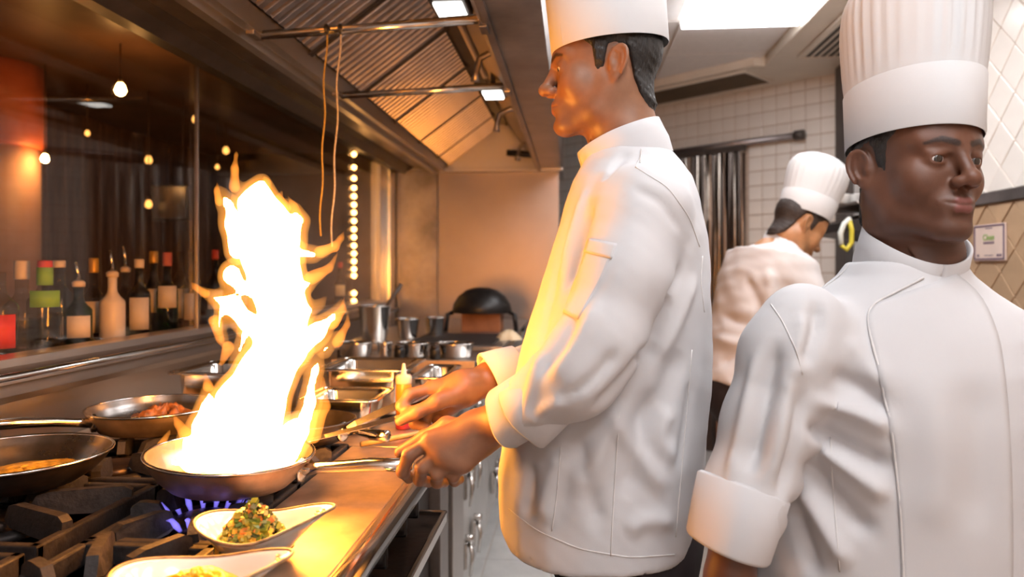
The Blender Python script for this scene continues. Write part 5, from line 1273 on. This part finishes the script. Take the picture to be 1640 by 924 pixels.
seam('armhole_seam', jk2, S2, [(1228, 478), (1252, 512), (1275, 560), (1285, 600)]); seam('front_seam', jk2, S2, [(1330, 700), (1335, 800), (1345, 915)]); seam('shoulder_seam', jk2, S2, [(1232, 474), (1290, 438), (1350, 412)])
plk = patch('front_panel', jk2, S2, [(1410, 484), (1383, 497), (1390, 530), (1412, 620), (1430, 720), (1440, 830), (1446, 985)], [(1530, 440), (1570, 470), (1600, 540), (1612, 640), (1618, 740), (1620, 840), (1620, 985)], .0032, nu=20, nv=30)
seam('panel_piping', jk2, S2, [(1478, 446), (1385, 494), (1392, 535), (1414, 620), (1432, 720), (1442, 830), (1449, 985)], .0018, 'cloth_seam', .002)
cuff('cuff', jk2, A(1192, 778, 1.062), A(1165, 876, 1.044), .060, .054, .006, 4, wob=.05)
cuff('cuff', jk2, W2(-.265, .0, .82), W2(-.267, .02, .74), .055, .052, .006, 6, wob=.05)
collar('collar', jk2, A(1455, 428, 1.195), frame(B2F, math.radians(22)), .080, .088, .052, 86, 446, dip=.016)
v, q = sdf_mesh(lambda p: trous(p, (B2C[0], B2C[1], .78), (.20, .16, .14), [(W2(.09, 0, .72), W2(.1, .02, .44), W2(.1, 0, .06)), (W2(-.09, 0, .72), W2(-.1, -.02, .44), W2(-.1, -.08, .06))], .95), (.1, .8, .0), (.95, 1.6, 1.0), .012)
link('trousers', np_mesh('trousers', v, q), 'trousers_black', chef2)
shoe(chef2, W2(.1, -.02, 0), B2F); shoe(chef2, W2(-.1, -.1, 0), B2F)
# ---- chef 3: behind, bending over the far bench ------------------------------------------------
Y3 = 2.8
H3F = Vector((.95, .31, 0)).normalized(); H3R = frame(H3F, math.radians(32)); H3S = 1.0; H3C = A(1279, 364, Y3)
neck3 = A(1250, 398, Y3-.0); hip3 = A(1192, 600, Y3-.06)
def head3(p):
    d = head_f(to_local(p, H3R, H3C, H3S), lid=.0034)
    nk = to_world([(0, -.03, -.055)], H3R, H3C, H3S)[0]
    return smin(d, cone(p, nk, neck3, .055, .06), .03)
up3 = Vector(neck3)-Vector(hip3); L3 = up3.length; up3.normalize(); f3 = (H3F-up3*H3F.dot(up3)).normalized(); r3 = f3.cross(up3)
T3 = np.array([[r3.x, f3.x, up3.x], [r3.y, f3.y, up3.y], [r3.z, f3.z, up3.z]], np.float32)
def W3(x, y, z): return tuple(to_world([(x, y, z)], T3, hip3)[0])
el3 = tuple(Vector(W3(.22, .12, L3*.42))); wr3 = tuple(Vector(W3(.16, .36, L3*.30))); el3l = tuple(Vector(W3(-.22, .12, L3*.42))); wr3l = tuple(Vector(W3(-.14, .36, L3*.30)))
def hand3(p, el, wr, s):
    fr = []
    w = np.array(wr); dirv = np.array(wr)-np.array(el); dirv = dirv/np.linalg.norm(dirv); side = np.array(list(r3))
    for i in range(4):
        b = w+dirv*.085+side*(i-1.5)*.019; fr.append(([tuple(b), tuple(b+dirv*.03+np.array((0, 0, -.015))), tuple(b+dirv*.045+np.array((0, 0, -.04)))], [.010, .009, .008]))
    th = ([tuple(w+dirv*.03-side*s*.02), tuple(w+dirv*.06-side*s*.045), tuple(w+dirv*.09-side*s*.045+np.array((0, 0, -.01)))], [.014, .011, .009])
    d = hand_f(p, tuple(w), [f[0][0] for f in fr], fr, .017, th)
    return smin(d, cone(p, el, wr, .042, .027), .02)
def inner3(p):
    q = to_local(p, T3, hip3)
    d = chain(q, [(0, 0, 0), (0, 0, L3*.5), (0, -.01, L3*.9), (0, 0, L3)], [.11, .10, .09, .055], .05)
    for s, el in ((1, el3), (-1, el3l)): d = smin(d, chain(p, [W3(s*.08, 0, L3*.78), W3(s*.14, -.01, L3*.76), el], [.05, .04, .036], .03), .04)
    for s in (-1, 1): d = smin(d, chain(p, [hip3, (hip3[0]-.03, hip3[1]+s*.09, .5), (hip3[0]-.05, hip3[1]+s*.09, .08)], [.1, .055, .04], .03), .04)
    return d
lo, hi = bbx(list(to_world([(-.1, -.13, -.13), (.1, .14, .14), (-.1, .14, -.13), (.1, -.13, .14)], H3R, H3C, H3S))+[neck3], .03); hp3 = sdf_mesh(head3, lo, hi, .0034)
ps = [hp3]
for el, wr, s in ((el3, wr3, 1), (el3l, wr3l, -1)):
    lo, hi = bbx([el, wr, tuple(np.array(wr)+(np.array(wr)-np.array(el))*.55)], .08); ps.append(sdf_mesh(lambda p: hand3(p, el, wr, s), lo, hi, .005))
ps.append(sdf_mesh(inner3, (hip3[0]-.5, Y3-.6, .03), (hip3[0]+.7, Y3+.6, 1.6), .013))
def col3(v):
    c = head_cols(to_local(v, H3R, H3C, H3S)); c[np.linalg.norm(v-F32(*H3C), axis=1) > .2] = 0; return c
chef3 = person('chef bending over with bowed head in white domed hat, farthest back', None, 'skin_tan', ps, col3, 'kitchen chefs')
eyes(chef3, H3R, H3C, H3S, (0, 1, -.3))
hlo, hhi = bbx(list(to_world([(-.1, -.14, -.1), (.1, .1, .14), (-.1, .1, -.1), (.1, -.14, .14)], H3R, H3C, H3S)), .02)
v, q = sdf_mesh(lambda p: hair_f(to_local(p, H3R, H3C, H3S), .007), hlo, hhi, .004); link('hair', np_mesh('hair', v, q), 'hair_brown', chef3)
hat('chef_hat', chef3, to_world([(0, -.004, .050)], H3R, H3C, H3S)[0], frame(H3F, math.radians(21)), .086, .100, [(1.0, 0), (1.03, .04), (1.08, .08), (1.16, .13), (1.20, .16), (1.16, .19), (1.0, .215), (.7, .232), (.25, .24)], 30, .03, band=.07)
Z3 = [-.06, .05, .2, .35, .45, L3*.92, L3, L3+.03]; Z3 = sorted(Z3)
AX3 = [.185, .18, .185, .20, .20, .15, .09, .07]; AY3 = [.15, .145, .14, .14, .13, .105, .08, .065]; CY3 = [0, 0, -.02, -.035, -.035, -.02, 0, 0]
def jack3(p):
    q = to_local(p, T3, hip3); d = torso_f(q, Z3, [0]*8, CY3, AX3, AY3)
    for s, el, wr in ((1, el3, wr3), (-1, el3l, wr3l)):
        e2 = tuple(np.array(el)*.55+np.array(wr)*.45); d = smin(d, chain(p, [W3(s*.15, -.01, L3*.80), el, e2], [.075, .062, .05], .03), .04)
    d = d+.004*vnoise(p*np.array([1, 1, 1.6], np.float32), 22, 31)+.002*vnoise(p, 45, 32)
    return smax(d, -cone(p, neck3, H3C, .062, .062), .008)
v, q = sdf_mesh(jack3, (hip3[0]-.5, Y3-.6, .8), (hip3[0]+.7, Y3+.6, 1.65), .009); v = smooth_np(v, q, 1, .4)
v = sculpt(v, q, [([(1150, 500), (1190, 520), (1230, 510)], .02, -.010), ([(1145, 540), (1190, 555), (1235, 540)], .02, .010), ([(1150, 580), (1180, 570), (1200, 540)], .018, -.01), ([(1190, 440), (1215, 480), (1222, 520)], .02, -.010), ([(1230, 430), (1235, 470), (1225, 500)], .02, .008)])
mat('cloth_far', (.62, .58, .57), .82, 0, noise=5, bump=(700, .12, .001), vary=.035, spec=.25)
jk3 = link('jacket', np_mesh('jacket', v, q), 'cloth_far', chef3)
collar('collar', jk3, tuple(np.array(neck3)-np.array(up3)*.002), frame(H3F, math.radians(30)), .072, .080, .045, 100, 440, dip=.01)
v, q = sdf_mesh(lambda p: trous(p, (hip3[0], hip3[1], hip3[2]-.05), (.165, .175, .14), [((hip3[0], hip3[1]-.09, .8), (hip3[0]-.03, hip3[1]-.10, .45), (hip3[0]-.05, hip3[1]-.10, .06)), ((hip3[0], hip3[1]+.09, .8), (hip3[0]-.0, hip3[1]+.10, .45), (hip3[0]-.02, hip3[1]+.10, .06))]), (hip3[0]-.4, Y3-.6, 0), (hip3[0]+.4, Y3+.6, 1.15), .013)
link('trousers', np_mesh('trousers', v, q), 'trousers_black', chef3)
shoe(chef3, (hip3[0]-.03, hip3[1]-.1, 0), (1, .3, 0)); shoe(chef3, (hip3[0]-.0, hip3[1]+.1, 0), (1, .3, 0))
# ------------------------------------------------------------------ far bench things and a cart between the chefs
t = thing('wire_cart', 'low steel cart with mesh side behind the sleeve of the right chef', 'cart', (.75, 2.15, 0))
for x in (.525, .975):
    for y in (1.96, 2.34): m = MB(); m.tube([(x, y, .0), (x, y, .73)], .011, 10); m.build('post', 'steel', t)
boxp('top', (.51, 1.945, .72), (.99, 2.355, .735), 'steel', t); boxp('shelf', (.515, 1.95, .22), (.985, 2.35, .235), 'steel', t)
m = MB()
for i in range(22): z = .26+i*.021; m.tube([(.525, 1.955, z), (.975, 1.955, z)], .0022, 6)
for i in range(20): x = .535+i*.023; m.tube([(x, 1.953, .24), (x, 1.953, .72)], .0022, 6)
m.build('mesh_side', 'steel_smooth', t)
boxp('panel', (.53, 1.975, .24), (.97, 1.985, .715), 'hood_dark', t)
t = thing('far_bench', 'steel bench with dark sloping hood at the right wall', 'bench', (1.35, 3.5, 0))
p0 = at(1318, 372, y=3.5); z = p0.z
boxp('top', (1.08, 3.1, .88), (1.64, 3.9, .91), 'steel', t); boxp('body', (1.12, 3.12, .1), (1.63, 3.88, .88), 'hood_steel', t)
m = MB(); m.extrude([(1.22, 1.50), (1.64, 1.44), (1.64, 1.62), (1.5, 1.62), (1.22, 1.54)], 'y', 3.3, 3.85); m.build('sloping_hood', 'hood_dark', t)
m = MB(); m.bb((1.24, 3.28, 1.615), (1.645, 3.86, 1.63), bev=.004); m.build('shelf', 'steel', t)
boxp('shelf_post', (1.6, 3.8, .91), (1.63, 3.83, 1.62), 'steel', t)
p = at(1366, 345, y=3.3)
for k, px in enumerate((1352, 1368)):
    p = at(px, 330, y=3.45); q = thing('cup', ['small white cup on the far shelf, left one', 'small white cup on the far shelf, right one'][k], 'cup', (p.x, 3.45, 1.631), 'white cups on the far shelf')
    m = MB(); m.lathe([(.018, 0), (.024, .003), (.027, .04), (.028, .042), (.025, .041), (.016, .006)], (p.x, 3.45, 1.631), 20); m.build('body', 'ceramic', q)
    m = MB(); m.tube([(p.x+.026, 3.45, 1.665), (p.x+.04, 3.45, 1.66), (p.x+.04, 3.45, 1.645), (p.x+.025, 3.45, 1.64)], .0035, 8); m.build('handle', 'ceramic', q)
mat('hose_yellow', (.75, .6, .05), .4, 0, noise=20, vary=.1); mat('hose_white', (.8, .78, .7), .4, 0, noise=20, vary=.05)
pts = [at(px, py, y=3.25) for px, py in ((1362, 350), (1352, 358), (1346, 374), (1347, 392), (1356, 400), (1364, 388), (1364, 368), (1360, 352))]
t = thing('hose', 'looped yellow and white hose hanging by the far bench', 'hose', pts[4])
m = MB(); m.tube([pts[0], pts[1], pts[2], pts[3]], .011, 10); m.build('white_length', 'hose_white', t)
m = MB(); m.tube([pts[3], pts[4], pts[5], pts[6], pts[7]], .010, 10); m.build('yellow_length', 'hose_yellow', t)
# wooden spoon and a spoon lying in the tray behind the hands
t = thing('wooden_spoon', 'wooden spoon lying on the counter behind the two hands', 'spoon', (-.36, 1.62, ST))
mat('spoon_wood', (.62, .36, .12), .5, 0, noise=14, vary=.25, stretch=(1, 6, 6))
a = Vector((-.47, 1.55, ST+.012)); b_ = Vector((-.33, 1.66, ST+.02)); m = MB(); m.tube([a, a+(b_-a)*.5, b_], .006, 10); m.build('handle', 'spoon_wood', t)
m = MB(); m.lathe([(.001, -.004), (.018, 0), (.024, .004), (.018, .006), (.001, .004)], b_+Vector((.01, .01, 0)), 20, sx=1.4); m.build('bowl', 'spoon_wood', t)
